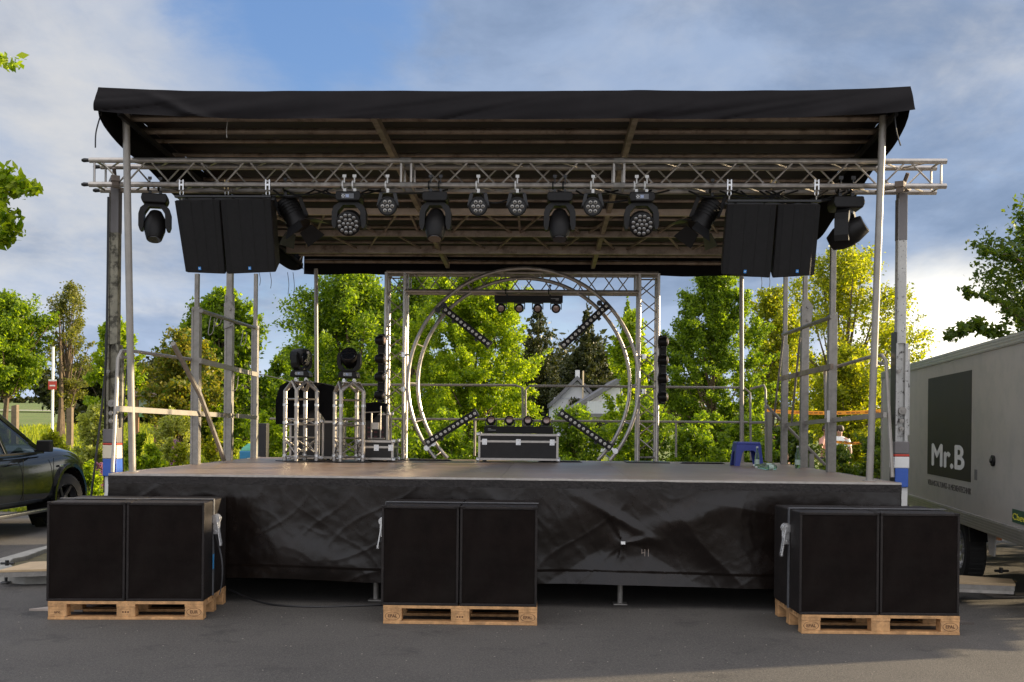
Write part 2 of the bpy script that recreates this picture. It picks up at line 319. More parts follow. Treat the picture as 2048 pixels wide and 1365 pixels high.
# planting island kerb at the left
kp = [PG(x, y, 0.12) for x, y in ((-60, 1126), (0, 1108), (100, 1088), (260, 1060))]; kq = [PG(x, y, 0.12) for x, y in ((330, 1120), (95, 1136), (30, 1142), (-10, 1136), (-60, 1140))]
ring = [Vector((p.x, p.y, 0)) for p in [PG(-20, 1120, .12), PG(10, 1112, .12), PG(60, 1098, .12), PG(110, 1086, .12), PG(260, 1066, .12), PG(420, 1080, .12), PG(400, 1120, .12), PG(200, 1140, .12), PG(50, 1144, .12), PG(0, 1140, .12), PG(-22, 1130, .12)]]
cen = sum(ring, Vector()) / len(ring); kb = MB(); n = len(ring)
inn = [r + (cen - r).normalized() * 0.22 for r in ring]
kb.add([(p.x, p.y, 0) for p in ring] + [(p.x, p.y, .11) for p in ring] + [(p.x, p.y, .12) for p in inn] + [(p.x, p.y, .0) for p in inn],
       [(i + n * k, (i + 1) % n + n * k, (i + 1) % n + n * (k + 1), i + n * (k + 1)) for i in range(n) for k in range(3)])
tag(kb.build('kerb', mat('kerb_concrete', (0.30, 0.29, 0.26), 0.85, 0, 0.2, 8, bump=0.4, bscale=60), bevel=0.015), kind='structure')
so_ = MB(); so_.add([(p.x, p.y, .07) for p in inn], [tuple(range(n))]); tag(so_.build('island_soil', mat('island_soil', (0.11, 0.095, 0.05), 0.95, 0, 0.5, 6, bump=1, bscale=30)), kind='structure')
# foliage scatter -----------------------------------------------------------
def leaves_mesh(name, pts, size, m, parent, rng, up=0.25, asp=0.55, loc=None, jit=0.35):
    n = len(pts); nrm = rng.normal(size=(n, 3)); nrm[:, 2] += up * 2; nrm /= np.linalg.norm(nrm, axis=1)[:, None]
    t = rng.normal(size=(n, 3)); t -= nrm * (t * nrm).sum(1)[:, None]; t /= np.linalg.norm(t, axis=1)[:, None]; w = np.cross(nrm, t)
    s = size * (1 + jit * rng.standard_normal(n)).clip(0.4, 2)[:, None]
    v = np.stack([pts - t * s * .5, pts + w * s * asp * .5, pts + t * s * .5 - nrm * s * .12, pts - w * s * asp * .5], 1).reshape(-1, 3)
    if loc is not None: v = v - np.array(loc)
    me = bpy.data.meshes.new(name); me.vertices.add(4 * n); me.vertices.foreach_set('co', v.astype(np.float32).ravel())
    me.loops.add(4 * n); me.loops.foreach_set('vertex_index', np.arange(4 * n, dtype=np.int32)); me.polygons.add(n)
    me.polygons.foreach_set('loop_start', np.arange(0, 4 * n, 4, dtype=np.int32)); me.polygons.foreach_set('loop_total', np.full(n, 4, dtype=np.int32))
    me.update(); me.validate(); me.materials.append(m); o = bpy.data.objects.new(name, me); COL.objects.link(o)
    if parent is not None: o.parent = parent
    elif loc is not None: o.location = loc
    return o
def clump_points(clumps, n, rng, shell=0.6, axis=None, spray=1.0):
    c = np.array(clumps, float); vol = c[:, 3] ** 2; idx = rng.choice(len(c), n, p=vol / vol.sum())
    # every clump is a leafy spray that points out of the crown
    cen = c[:, :3].mean(0) if axis is None else np.array(axis); out = c[:, :3] - cen; out[:, 2] = out[:, 2] * .5 + .25 * np.abs(out).max(); out += rng.normal(size=out.shape) * .35 * np.linalg.norm(out, axis=1)[:, None]
    out /= np.linalg.norm(out, axis=1)[:, None] + 1e-9
    t = rng.random(n) * 2.6 - 1.3; r = c[idx, 3]; d = rng.normal(size=(n, 3)) * .42 * (1.15 - .35 * np.abs(t))[:, None]
    p = c[idx, :3] + (out[idx] * (t * spray)[:, None] + d * np.array([1, 1, .75])) * r[:, None]; return p
def tree(name, label, base, h, w, m, nl, leaf, seed, shape='round', cb=0.25, nclump=60, cr_=0.13, trunk=0.1, cat='tree', group=None, depth=None, limbs=True, stems=1, lean=0.0, fill=0.3, up=0.25):
    rng = np.random.default_rng(seed); root = empty(name, base, label=label, cat=cat, group=group); depth = depth or w
    cl = []; z0, z1 = h * cb, h
    ph = rng.random(6) * 6.28
    nclump = int(nclump * 2.6); cr_ *= .62
    while len(cl) < nclump:
        t = rng.random(); z = z0 + (z1 - z0) * t
        if shape == 'round': R = math.sqrt(max(0, 1 - (2 * t - 0.92) ** 2 / 1.18))
        elif shape == 'cone': R = 1 - t ** 1.15 * 0.97
        elif shape == 'egg': R = min(1, 1.6 * t ** 0.5) * math.sqrt(max(0, 1 - t ** 2.4)) 
        elif shape == 'column': R = min(1, 2.2 * t + .4) * (1 - t ** 4 * .7)
        else: R = math.sin(math.pi * min(1, max(0, t * .9 + .05)))
        a = rng.random() * 6.283; R *= 0.80 + 0.20 * math.sin(2 * a + ph[0] + 3 * t) + 0.16 * math.sin(5 * a + ph[1] + 7 * t) + .10 * math.sin(9 * t + ph[2]); stray = rng.random() < .14
        q = rng.random() ** (0.30 if rng.random() > fill else 0.9)
        q = q * 1.18 if stray else q; r_ = (.6 if stray else 1) * min(w, depth) * cr_ * (0.7 + 0.7 * rng.random()) * (1.0 if shape != 'cone' else (1.15 - t))
        cl.append((lean * z + math.cos(a) * R * q * (w / 2 - r_ * .6), math.sin(a) * R * q * (depth / 2 - r_ * .6), z - r_ * .4, r_))
    pts = clump_points(cl, nl, rng, axis=(lean * h * .4, 0, h * (cb + 1) * .42)); leaves_mesh('crown', pts, leaf, m, root, rng, up=up)
    tb = MB()
    for sidx in range(stems):
        off = Vector((rng.normal() * trunk * 2 * (stems > 1), rng.normal() * trunk * 2 * (stems > 1), 0)); th = h * (0.8 if shape in ('cone', 'column', 'egg') else 0.62)
        ptr = [off + Vector((lean * z + rng.normal() * .02 * h * (z > 0) * .4, rng.normal() * .008 * h, z)) for z in (0, th * .3, th * .6, th)]
        tb.tube([Vector((0, 0, -.1)) + off] + ptr, [trunk * 1.35, trunk * 1.1, trunk * .85, trunk * .6, trunk * .2], 7)
    if limbs:
        for k in rng.choice(len(cl), min(len(cl), 34), replace=False):
            cx, cy, cz, r_ = cl[k]; s0 = max(h * cb * .75, cz * rng.uniform(.35, .6)); s0 = min(s0, h * .58)
            a = Vector((lean * s0, 0, s0)); b = Vector((cx, cy, cz)); mid = a.lerp(b, .5) + Vector((0, 0, -.05 * h * rng.random()))
            tb.tube([a, mid, b], [trunk * .42, trunk * .25, trunk * .07], 5)
    tb.build('trunk', bark, root, smooth=True); return root
L_bright = leafmat('leaf_bright_green', (0.09, 0.17, 0.010), (0.38, 0.46, 0.03), 0.62)
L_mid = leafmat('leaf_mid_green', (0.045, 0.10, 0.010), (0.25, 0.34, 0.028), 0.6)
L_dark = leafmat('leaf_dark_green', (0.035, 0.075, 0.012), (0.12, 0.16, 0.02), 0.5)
L_yel = leafmat('leaf_yellow_green', (0.11, 0.16, 0.014), (0.38, 0.38, 0.03), 0.62)
L_olive = leafmat('leaf_olive', (0.10, 0.12, 0.035), (0.22, 0.22, 0.06), 0.5)
L_con = leafmat('conifer_needles', (0.022, 0.034, 0.009), (0.065, 0.068, 0.018), 0.25)
L_orange = leafmat('leaf_orange', (0.06, 0.12, 0.02), (0.30, 0.25, 0.03), 0.5)
L_silver = leafmat('leaf_silver_green', (0.20, 0.24, 0.06), (0.42, 0.44, 0.13), 0.5)
L_grass = leafmat('grass_blades', (0.16, 0.23, 0.025), (0.38, 0.40, 0.06), 0.55)
def px_tree(name, label, x0, x1, yt, yb, Y, *a, **k):
    c = P((x0 + x1) / 2, yt, Y); w = (x1 - x0) * Y / F; zb = hill(c.x, Y); return tree(name, label, (c.x, Y, zb), c.z - zb, w, *a, **k)
# behind the stage, from left to right
px_tree('broadleaf_tree', 'round dark green tree at the left edge of the field', -85, 114, 600, 0, 50, L_mid, 40000, .15, 1, 'round', cb=.43, nclump=70, trunk=.16, fill=.5)
px_tree('sparse_tree', 'tall sparse olive tree right of the red sign', 66, 208, 570, 0, 52, L_olive, 12000, .12, 2, 'egg', cb=.25, nclump=40, cr_=.12, trunk=.14, stems=2)
px_tree('young_maple_tree', 'bright green young tree behind the left lifting tower', 172, 290, 640, 0, 44, L_bright, 13000, .15, 3, 'round', cb=.28, nclump=50, trunk=.1)
px_tree('garden_tree', 'dark green tree with orange tinted lower leaves behind the left side posts', 335, 550, 592, 0, 27, L_mid, 40000, .11, 4, 'egg', cb=.16, nclump=64, cr_=.12, trunk=.1, stems=2)
px_tree('amber_bush', 'orange and green leaved bush beside the left side posts', 284, 455, 670, 0, 25, L_orange, 20000, .09, 5, 'round', cb=.30, nclump=45, cr_=.15, trunk=.05, cat='bush')
px_tree('broadleaf_tree', 'tall leafy tree standing left of the rectangular truss gate', 548, 868, 548, 0, 33, L_mid, 95000, .10, 6, 'round', cb=.05, nclump=130, cr_=.11, trunk=.15)
px_tree('small_tree', 'low green tree right of the left side posts', 515, 615, 706, 0, 38, L_mid, 12000, .12, 61, 'round', cb=.15, nclump=30, cr_=.15, trunk=.08)
px_tree('hornbeam_tree', 'dense bright yellow green hornbeam inside the left half of the truss circle', 768, 1128, 536, 0, 22.5, L_bright, 165000, .056, 7, 'round', cb=-.06, nclump=220, cr_=.10, trunk=.07, depth=2.4, fill=.55)
px_tree('broadleaf_tree', 'leafy tree seen through and beside the left column of the truss gate', 740, 930, 546, 0, 29, L_mid, 34000, .09, 62, 'round', cb=.0, nclump=70, cr_=.13, trunk=.1)
for i, (x0, x1, yt, Y, n) in enumerate(((990, 1160, 600, 62, 24000), (1075, 1270, 622, 58, 32000), (1200, 1310, 594, 66, 14000), (1140, 1215, 582, 70, 9000))):
    px_tree('conifer_tree', ['dark brown green conifer left of the gap behind the truss circle', 'broad dark conifer directly above the white house', 'pale topped conifer behind the right part of the truss circle', 'narrow pointed conifer rising between the two broad conifers'][i],
            x0, x1, yt, 0, Y, L_con if i != 2 else L_mid, n * 2, .15, 20 + i, 'cone', cb=.04, nclump=90, cr_=.12, trunk=.2, group='conifers behind the house', limbs=False, up=-.1)
px_tree('small_tree', 'leafy young tree just left of the right truss column', 1185, 1345, 628, 0, 22, L_bright, 24000, .075, 8, 'egg', cb=.06, nclump=55, cr_=.12, trunk=.05)
px_tree('broadleaf_tree', 'feathery green tree right of the right truss column', 1290, 1575, 540, 0, 27, L_mid, 110000, .067, 9, 'egg', cb=.03, nclump=140, cr_=.11, trunk=.08, depth=2.4)
px_tree('small_tree', 'yellow green tree under the right hanging speakers', 1455, 1640, 580, 0, 29.5, L_yel, 26000, .09, 10, 'egg', cb=.05, nclump=45, cr_=.13, trunk=.07)
px_tree('ash_tree', 'large yellow green tree with branching trunk behind the right side posts', 1530, 1850, 508, 0, 34, L_yel, 42000, .10, 11, 'round', cb=.2, nclump=95, cr_=.10, trunk=.17)
px_tree('broadleaf_tree', 'low dense tree behind the orange barrier tape', 1590, 1815, 715, 0, 31, L_yel, 26000, .10, 12, 'round', cb=.05, nclump=50, cr_=.13, trunk=.1, depth=3)
px_tree('hazel_tree', 'dark leafy tree rising behind the grey trailer', 1935, 2330, 395, 0, 19.5, L_dark, 30000, .085, 13, 'round', cb=.22, nclump=85, cr_=.11, trunk=.12, depth=3.4)
# long boughs of that tree
def bough(name, label, pts, m, nl, leaf, seed, rad, cat='branch'):
    rng = np.random.default_rng(seed); root = empty(name, pts[0], label=label, cat=cat); v0 = Vector(pts[0])
    loc = [Vector(p) - v0 for p in pts]; MB().tube(loc, [0.022 - 0.018 * i / (len(loc) - 1) for i in range(len(loc))], 6).build('stem', bark, root, smooth=True)
    cl = []
    for i in range(len(loc) - 1):
        for t in np.linspace(0, 1, 8):
            q = loc[i].lerp(loc[i + 1], t); cl.append((q.x + rng.normal() * rad * .3, q.y + rng.normal() * rad, q.z + rng.normal() * rad * .3, rad * rng.uniform(.5, 1)))
    leaves_mesh('foliage', clump_points(cl, nl, rng), leaf, m, root, rng, up=.3)
bough('overhanging_branch', 'thin leafy bough reaching left above the trailer roof', [P(2060, 650, 18.9), P(1990, 600, 18.7), P(1925, 580, 18.6)], L_dark, 500, .10, 31, .10)
bough('overhanging_branch', 'low leafy bough lying just over the trailer roof', [P(2060, 690, 18.9), P(1990, 668, 18.7), P(1935, 650, 18.6), P(1890, 676, 18.5)], L_dark, 900, .10, 32, .12)
bough('overhanging_branch', 'upper leafy bough pointing left at the right picture edge', [P(2070, 540, 18.9), P(2020, 510, 18.8), P(1965, 505, 18.7)], L_dark, 420, .10, 33, .08)
# near tree at the left edge: only its outer boughs reach the picture
bough('maple_branch', 'sunlit maple bough hanging in at the left picture edge', [P(-120, 330, 9.5), P(-30, 350, 9.4), P(20, 362, 9.3), P(58, 384, 9.2)], L_bright, 900, .075, 34, .09)
bough('maple_branch', 'drooping maple twig below the longest left bough', [P(-60, 380, 9.4), P(0, 400, 9.3), P(18, 430, 9.2), P(26, 460, 9.2)], L_bright, 420, .07, 35, .07)
bough('maple_branch', 'lowest maple twig at the left picture edge', [P(-90, 450, 9.4), P(-10, 470, 9.3), P(22, 478, 9.2)], L_bright, 420, .07, 36, .08)
bough('maple_branch', 'small maple sprig high at the left picture edge', [P(-80, 90, 9.4), P(-20, 110, 9.3), P(16, 122, 9.2)], L_bright, 260, .07, 37, .07)
# hedge behind the stage, shrubs left of it
def shrub(name, label, x0, x1, yt, Y, m, nl, leaf, seed, nclump=24, cr_=.16, depth=None, cat='bush', group=None, up=.3):
    return px_tree(name, label, x0, x1, yt, 0, Y, m, nl, leaf, seed, 'round', cb=.0, nclump=nclump, cr_=cr_, trunk=.02, depth=depth, cat=cat, group=group, limbs=True, up=up)
HL = ['dark shrub behind the left column of the truss gate', 'dark shrub behind the lower left light bar', 'shrub behind the long flight case', 'dark shrub behind the lower right light bar', 'shrub behind the foot of the right truss column', 'shrub left of the blue stool', 'shrub behind the blue stool', 'shrub behind the stair handrail', 'dark shrub under the orange tape', 'dark shrub beside the far end of the trailer']
for i, (x0, x1, yt) in enumerate(((700, 860, 838), (810, 980, 836), (950, 1080, 850), (1085, 1230, 826), (1205, 1370, 800), (1330, 1450, 838), (1430, 1540, 838), (1530, 1640, 856), (1630, 1720, 900), (1700, 1810, 868))):
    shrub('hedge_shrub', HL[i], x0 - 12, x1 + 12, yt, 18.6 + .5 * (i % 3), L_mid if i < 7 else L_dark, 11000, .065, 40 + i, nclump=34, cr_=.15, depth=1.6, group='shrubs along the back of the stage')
BL = [('shrub', 'pale silvery bush left of the left lifting tower', 135, 240, 822, 23, L_silver, 11000, .07), ('shrub', 'yellow green bush behind the dark car', 60, 150, 868, 24.5, L_yel, 9000, .07),
      ('shrub', 'low green bush in front of the information board', 238, 310, 872, 25, L_mid, 6000, .07), ('shrub', 'feathery pale bush left of the thick side post', 300, 400, 822, 22, L_silver, 9000, .065),
      ('shrub', 'light green leafy bush at the garden edge', 268, 335, 892, 19.5, L_bright, 5000, .07), ('shrub', 'tall green grass clump between the side posts', 400, 470, 850, 23, L_yel, 6000, .07),
      ('shrub', 'green bush right of the side posts', 470, 590, 835, 24, L_bright, 9000, .08), ('shrub', 'low leafy plant left of the tower foot', 150, 215, 930, 18.4, L_bright, 4000, .06),
      ('shrub', 'small bush between the front roof post and the thick side post', 330, 390, 890, 20, L_yel, 4000, .06), ('shrub', 'large dark bush behind the black cloth', 560, 720, 815, 22, L_bright, 10000, .08),
      ('shrub', 'bush at the far left above the car roof', -40, 30, 848, 30, L_yel, 5000, .08)]
for i, (nm, lb, x0, x1, yt, Y, m_, nl, lf) in enumerate(BL): shrub(nm, lb, x0, x1, yt, Y, m_, nl, lf, 60 + i)
rng = np.random.default_rng(77)
def grass_field(name, n, x0, x1, y0, y1, h, seed, m):
    rng = np.random.default_rng(seed); x = rng.uniform(x0, x1, n); y = y0 + (y1 - y0) * rng.random(n) ** 1.6; a = rng.random(n) * 6.28; s = h * rng.uniform(.4, 1.2, n)
    z = np.array([hill(xx, yy) - .03 for xx, yy in zip(x, y)]); w = .012 + .0006 * y; lx = rng.normal(size=n) * s * .3; ly = rng.normal(size=n) * s * .3
    v = np.stack([np.stack([x - np.cos(a) * w, y - np.sin(a) * w, z], 1), np.stack([x + np.cos(a) * w, y + np.sin(a) * w, z], 1), np.stack([x + lx + np.cos(a) * w * .3, y + ly, z + s], 1), np.stack([x + lx - np.cos(a) * w * .3, y + ly, z + s], 1)], 1).reshape(-1, 3)
    me = bpy.data.meshes.new(name); me.vertices.add(4 * n); me.vertices.foreach_set('co', v.astype(np.float32).ravel()); me.loops.add(4 * n); me.loops.foreach_set('vertex_index', np.arange(4 * n, dtype=np.int32)); me.polygons.add(n)
    me.polygons.foreach_set('loop_start', np.arange(0, 4 * n, 4, dtype=np.int32)); me.polygons.foreach_set('loop_total', np.full(n, 4, dtype=np.int32)); me.update(); me.validate(); me.materials.append(m)
    o = bpy.data.objects.new(name, me); COL.objects.link(o); tag(o, kind='stuff')
grass_field('tall_grass', 90000, -30, 3, 19.5, 75, .55, 5, L_grass)
grass_field('garden_grass', 14000, -9, 6, 17.8, 24, .28, 6, L_grass)
L_flower = leafmat('lavender_flowers', (0.25, 0.10, 0.28), (0.42, 0.22, 0.42), 0.3)
for i, (x0, x1, yt, Y) in enumerate(((335, 372, 880, 20.5), (175, 215, 925, 18.6))):
    shrub('lavender_plant', ['lavender plant flowering right of the light green bush', 'lavender plant flowering at the foot of the left tower'][i], x0, x1, yt, Y, L_flower, 1400, .05, 90 + i, nclump=12, cat='plant')
for i, (hx, hy) in enumerate(((7.6, 9.6), (7.9, 11.4), (8.2, 13.2), (8.5, 15.0))):  # added hedge: blocks the low sun and darkens the view under the trailer
    tree('hedge_shrub', ['dark hedge shrub on the far side of the trailer, nearest one', 'dark hedge shrub on the far side of the trailer, second one', 'dark hedge shrub on the far side of the trailer, third one', 'dark hedge shrub on the far side of the trailer, farthest one'][i], (hx, hy, 0), 1.25, 2.0, L_dark, 5000, .08, 140 + i, 'round', cb=0, nclump=16, cr_=.2, trunk=.03, depth=2.0, cat='bush', group='hedge beyond the trailer')
# far woods
for nm, x0, x1, yt, Y, n, sd_ in (('far_wood', -60, 120, 792, 190, 9000, 1), ('conifer_wood', 130, 520, 700, 75, 70000, 2), ('far_wood', 500, 1100, 770, 90, 22000, 3), ('far_wood', 1230, 1420, 745, 85, 12000, 4), ('far_wood', 1040, 1260, 660, 74, 26000, 5)):
    rng = np.random.default_rng(sd_); c0, c1 = P(x0, yt, Y), P(x1, yt, Y); cl = []; hh = c0.z - hill(0, Y)
    for _ in range(90):
        t = rng.random(); x = c0.x + (c1.x - c0.x) * t; k = .75 + .25 * noise.noise(Vector((x * .3, 0, sd_))) + .1 * rng.random()
        cl.append((x, Y + rng.normal() * 3, hill(0, Y) + hh * k * rng.random() ** .6 - hh * .1, hh * .17))
    tag(leaves_mesh(nm, clump_points(cl, n, rng), .30 if Y < 120 else .6, L_con, None, rng), kind='stuff')

# ------------------------------------------------------------------ stage
DZ = 1.10                                                     # deck height
HW = 3.39; DEP = 4.75
st = empty('mobile_stage', O, -YAW, 'large black covered mobile stage with tarp roof and dark fabric skirt', 'stage')
def sp(mb, name, m, **k): return mb.build(name, m, st, **k)
d_ = MB()
for i in range(6):
    x0 = -HW + i * 2 * HW / 6; d_.b2(x0 + .0015, x0 + 2 * HW / 6 - .0015, .012, DEP, 1.072, DZ)
sp(d_, 'deck', deckm)
sp(MB().b2(-HW, HW, .0, .010, 1.085, DZ + .003).b2(-HW - .012, -HW - .002, 0, DEP, 1.02, DZ + .003).b2(HW + .002, HW + .012, 0, DEP, 1.02, DZ + .003), 'deck_edge', alu)
sp(MB().grid(lambda u, v: Vector((-HW - .01 + (2 * HW + .02) * u, -.012 - .004 * noise.noise(Vector((u * 90, v * 3, 0))), 1.085 - .075 * v - .006 * noise.noise(Vector((u * 25, 5, 0))))), 240, 4), 'deck_trim', webbing, smooth=True)
# skirt with folds
tx, tz = PL(1245, 1085, 0)
def rid(x, y, z): return 1 - abs(noise.noise(Vector((x, y, z)))) * 2.4
def skirt(u, v):
    x = -HW + 2 * HW * u; z = 1.02 - .82 * v + (.010 * math.sin(x * 2.1) + .012 * noise.noise(Vector((x * .8, 3, 1)))) * v
    y = (.034 * noise.noise(Vector((x * .9 + z * .5, z * 1.2, 2))) + .016 * noise.noise(Vector((x * 2.3 + z * 1.8, z * 2.0 - x * .4, 5)))) * (.3 + v)
    m1 = max(0, noise.noise(Vector((x * .7, z * .8, 11))) + .25)
    y -= .016 * m1 * max(0, rid(x * .8 + z * 1.1, z * .9 - x * .3, 4)) ** 3
    y -= .004 * max(0, rid(x * 2.2 - z * 2.3, z * 1.5 + x * .4, 9)) ** 6 * (1 - m1)
    y -= .0012 * max(0, rid(x * 5 + z * 3.5, z * 3.0, 7)) ** 4 + .0015 * noise.noise(Vector((x * 16, z * 13, 2)))
    y -= .012 * max(0, rid(x * 7, z * .5, 21)) ** 4 * max(0, 1 - v * 3.2)
    r = math.hypot(x - tx, (z - tz) * 1.2); a = math.atan2(z - tz, x - tx); y += -.035 * math.exp(-r / .08) - .013 * max(0, math.sin(a * 3.5 + 1.2)) ** 3 * math.exp(-abs(r - .15) / .38)
    if z < tz: y -= .16 * max(0, 1 - abs(x - tx) / (.10 + (tz - z) * 1.5)) * (tz - z)
    y -= .02 * math.exp(-((z - (tz + .05 + .30 * (x - tx))) / .09) ** 2) * max(0, min(1, (x - tx) / .4)) * max(0, 1 - (x - tx) / 2.2)
    y -= .02 * math.exp(-((z - (tz + .35 - .55 * (x - tx + .3))) / .05) ** 2) * math.exp(-((x - tx + .1) / .3) ** 2)
    if v > .86: y += .006
    return Vector((x, y * min(1, .2 + v * 2.5) - .016, z))
sp(MB().grid(skirt, 560, 84), 'skirt', tarp, smooth=True)
sp(MB().b2(tx - .018, tx + .018, -.075, -.062, tz - .01, tz + .014), 'white_tag', whitep)
fit_marks = MB()
for a_m, b_m in (((.16, -.05), (.16, -.09)), ((.16, -.08), (.185, -.08)), ((.185, -.05), (.185, -.11)), ((.215, -.05), (.215, -.11))): fit_marks.bar((tx + a_m[0], -.062, tz + a_m[1]), (tx + b_m[0], -.062, tz + b_m[1]), .004, .004)
sp(fit_marks, 'chalk_number', mat('chalk', (.30, .24, .20), .8))
for s_ in (-1, 1): sp(MB().grid(lambda u, v: Vector((s_ * (HW + .012 + .03 * noise.noise(Vector((u * 9, v * 3, s_)))), DEP * u, 1.02 - .84 * v)), 60, 12), 'side_skirt', tarp, smooth=True)
sp(MB().grid(lambda u, v: Vector((-HW + 2 * HW * u, DEP - .05 + .02 * noise.noise(Vector((u * 20, v * 2, 0))), 1.05 - 1.045 * v)), 60, 6), 'rear_skirt', tarp, smooth=True)
sp(MB().grid(lambda u, v: Vector((-HW + 2 * HW * u, 1.2 + .05 * noise.noise(Vector((u * 14, v * 2, 0))), 1.0 - .98 * v)), 90, 6), 'inner_skirt', mat('matte_black_cloth', (.008, .008, .008), .95, spec=.1), smooth=True)
fr = MB()
for x in (-3.0, -1.15, .98, 3.0): fr.bar((x, .1, 1.03), (x, 4.6, 1.03), .08)
fr.bar((-3.3, .25, 1.0), (3.3, .25, 1.0), .08); fr.bar((-3.3, 2.4, .75), (3.3, 2.4, .75), .12)
sp(fr, 'chassis', galv)
for px_ in (752, 1240): sp(MB().tube([(PL(px_, 1180, .22)[0], .22, .004), (PL(px_, 1180, .22)[0], .22, 1.03)], .024).b2(PL(px_, 1180, .22)[0] - .06, PL(px_, 1180, .22)[0] + .06, .16, .28, 0.002, .012), 'support_leg', galv, smooth=True)
for x in (-3.2, 3.2):
    sp(MB().tube([(x, .3, .004), (x, .3, 1.03)], .024).b2(x - .06, x + .06, .24, .36, 0.002, .012), 'support_leg', galv, smooth=True)
# roof ----------------------------------------------------------------------
RF, RB = -.22, 5.25
zf, zb_ = 4.30, 3.80
def rz(d): return zf + (zb_ - zf) * (d - RF) / (RB - RF)
def rx(d, s): t = (d - RF) / (RB - RF); return -3.42 + .47 * t if s < 0 else 3.355 + .0 * t
def roof_top(u, v):
    d = RF + (RB - RF) * v; x = rx(d, -1) + (rx(d, 1) - rx(d, -1)) * u
    sag = -.006 * abs(math.sin(math.pi * u * 3)) + .004 * noise.noise(Vector((u * 14, v * 5, 0))) - .015 * abs(math.sin(math.pi * v * 13)); return Vector((x, d, rz(d) + .055 + sag + .03 * (abs(2 * u - 1) ** 6)))
sp(MB().grid(roof_top, 72, 52), 'roof_cover', mat('brown_black_roof_sheet', (.016, .0115, .0095), .6, 0, .2, 3), smooth=True)
def rid2(a, b): return max(0, 1 - abs(noise.noise(Vector((a, b, 17)))) * 3) ** 3
def fval(u, v):
    x = -3.43 + 6.80 * u; e = abs(2 * u - 1); zt = roof_top(u, 0).z + .006 * noise.noise(Vector((x * 3, 1, 1))) ; hgt = .245 - .035 * e ** 4
    fold = .022 * noise.noise(Vector((x * 1.7 + v * 2.0, v * 1.2, 3))) * v  + .012 * rid2(x * 1.3 + v * 1.6, v * .8) * v - .05 * math.exp(-((x + 3.05 - v * .5) / .10) ** 2) * v
    out = -.035 * math.sin(min(1, v * 1.2) * math.pi / 2) - .02 * e ** 10 * v
    return Vector((x * (1 + .006 * v * e ** 6), RF + out + fold, zt - hgt * v))
sp(MB().grid(fval, 300, 16), 'front_valance', rooftarp, smooth=True)
def sval(s):
    def f(u, v):
        d = RF + (RB - RF) * u; h_ = .25 + .27 * math.sin(math.pi * min(1, u * 1.02)) ** .6 * (1 if u < .5 else .75 + .25 * math.sin(math.pi * u)) + .02 * math.sin(u * 30)
        return Vector((rx(d, s) + s * .02 * math.sin(v * 3.14) + s * .02 * noise.noise(Vector((u * 8, v * 2, s))) * v - s * .05 * v * math.sin(math.pi * u), d, rz(d) + .08 - h_ * v))
    return f
for s_ in (-1, 1): sp(MB().grid(sval(s_), 80, 8), 'side_valance', rooftarp, smooth=True)
sp(MB().grid(lambda u, v: Vector((rx(RB, -1) + (rx(RB, 1) - rx(RB, -1)) * u, RB + .01 * noise.noise(Vector((u * 9, v, 0))), zb_ + .05 - .26 * v - .008 * math.sin(u * 40) * v)), 80, 6), 'rear_valance', rooftarp, smooth=True)
ds = [-.05, .12, .42, .75, 1.12, 1.5, 1.85, 2.2, 2.55, 2.9, 3.25, 3.6, 3.95, 4.3, 4.65, 4.95, 5.18]
for i, d in enumerate(ds):
    big = i in (1, 2, 16); sp(MB().tube([(rx(d, -1) + .03, d, rz(d) - (.05 if big else .02)), (rx(d, 1) - .03, d, rz(d) - (.05 if big else .02))], .028 if big else .020, 8), 'purlin', roofsteel, smooth=True)
for x in (-3.28, -1.1, 1.12, 3.28):
    xb = x * (.9 if x < -2 else .97 if x > 2 else .88); sp(MB().bar((x, -.15, rz(-.15) - .11), (xb, RB - .1, rz(RB - .1) - .11), *((.03, .04) if abs(x) > 2 else (.05, .07))), 'rafter', blackm if abs(x) > 2 else roofsteel)
for d, h_, w_ in ((2.62, .07, .05), (3.5, .07, .04), (4.25, .10, .05)):
    sp(MB().bar((rx(d, -1) + .1, d, rz(d) - .13), (rx(d, 1) - .1, d, rz(d) - .13), w_, h_), 'main_beam', mat('pale_roof_steel', (.50, .40, .31), .5, .2, .15, 6) if d < 3 else roofsteel)
br = MB(); xs_ = np.linspace(-2.8, 2.9, 15)
for i in range(14):
    a, b = (2.62, 3.5) if i % 2 == 0 else (3.5, 2.62); br.bar((xs_[i], a, rz(a) - .115), (xs_[i + 1] - .1, b, rz(b) - .115), .02)
    a, b = (3.5, 4.25) if i % 2 else (4.25, 3.5); br.bar((xs_[i] + .1, a, rz(a) - .115), (xs_[i + 1] - .05, b, rz(b) - .115), .02)
    if i % 3 == 1: br.bar((xs_[i], 2.62, rz(2.62) - .09), (xs_[i], 3.5, rz(3.5) - .09), .025); 
sp(br, 'roof_bracing', roofsteel)
# roof posts
def post(pb, pt, db, dt, r, name='roof_post', m=paintgrey):
    a = PX(*pb, db); a.z = DZ; b = PX(*pt, dt); sp(MB().tube([a, b], r, 12).lathe([(.06, 0), (.06, .008)], 16, T(a)), name, m, smooth=True)
post((265, 938), (252, 228), .35, .06, .031); post((1739, 956), (1766, 232), .30, .06, .031)
post((634, 900), (632, 538), 4.62, 4.66, .026, m=paintgrey); post((1484, 900), (1483, 548), 4.62, 4.66, .028)
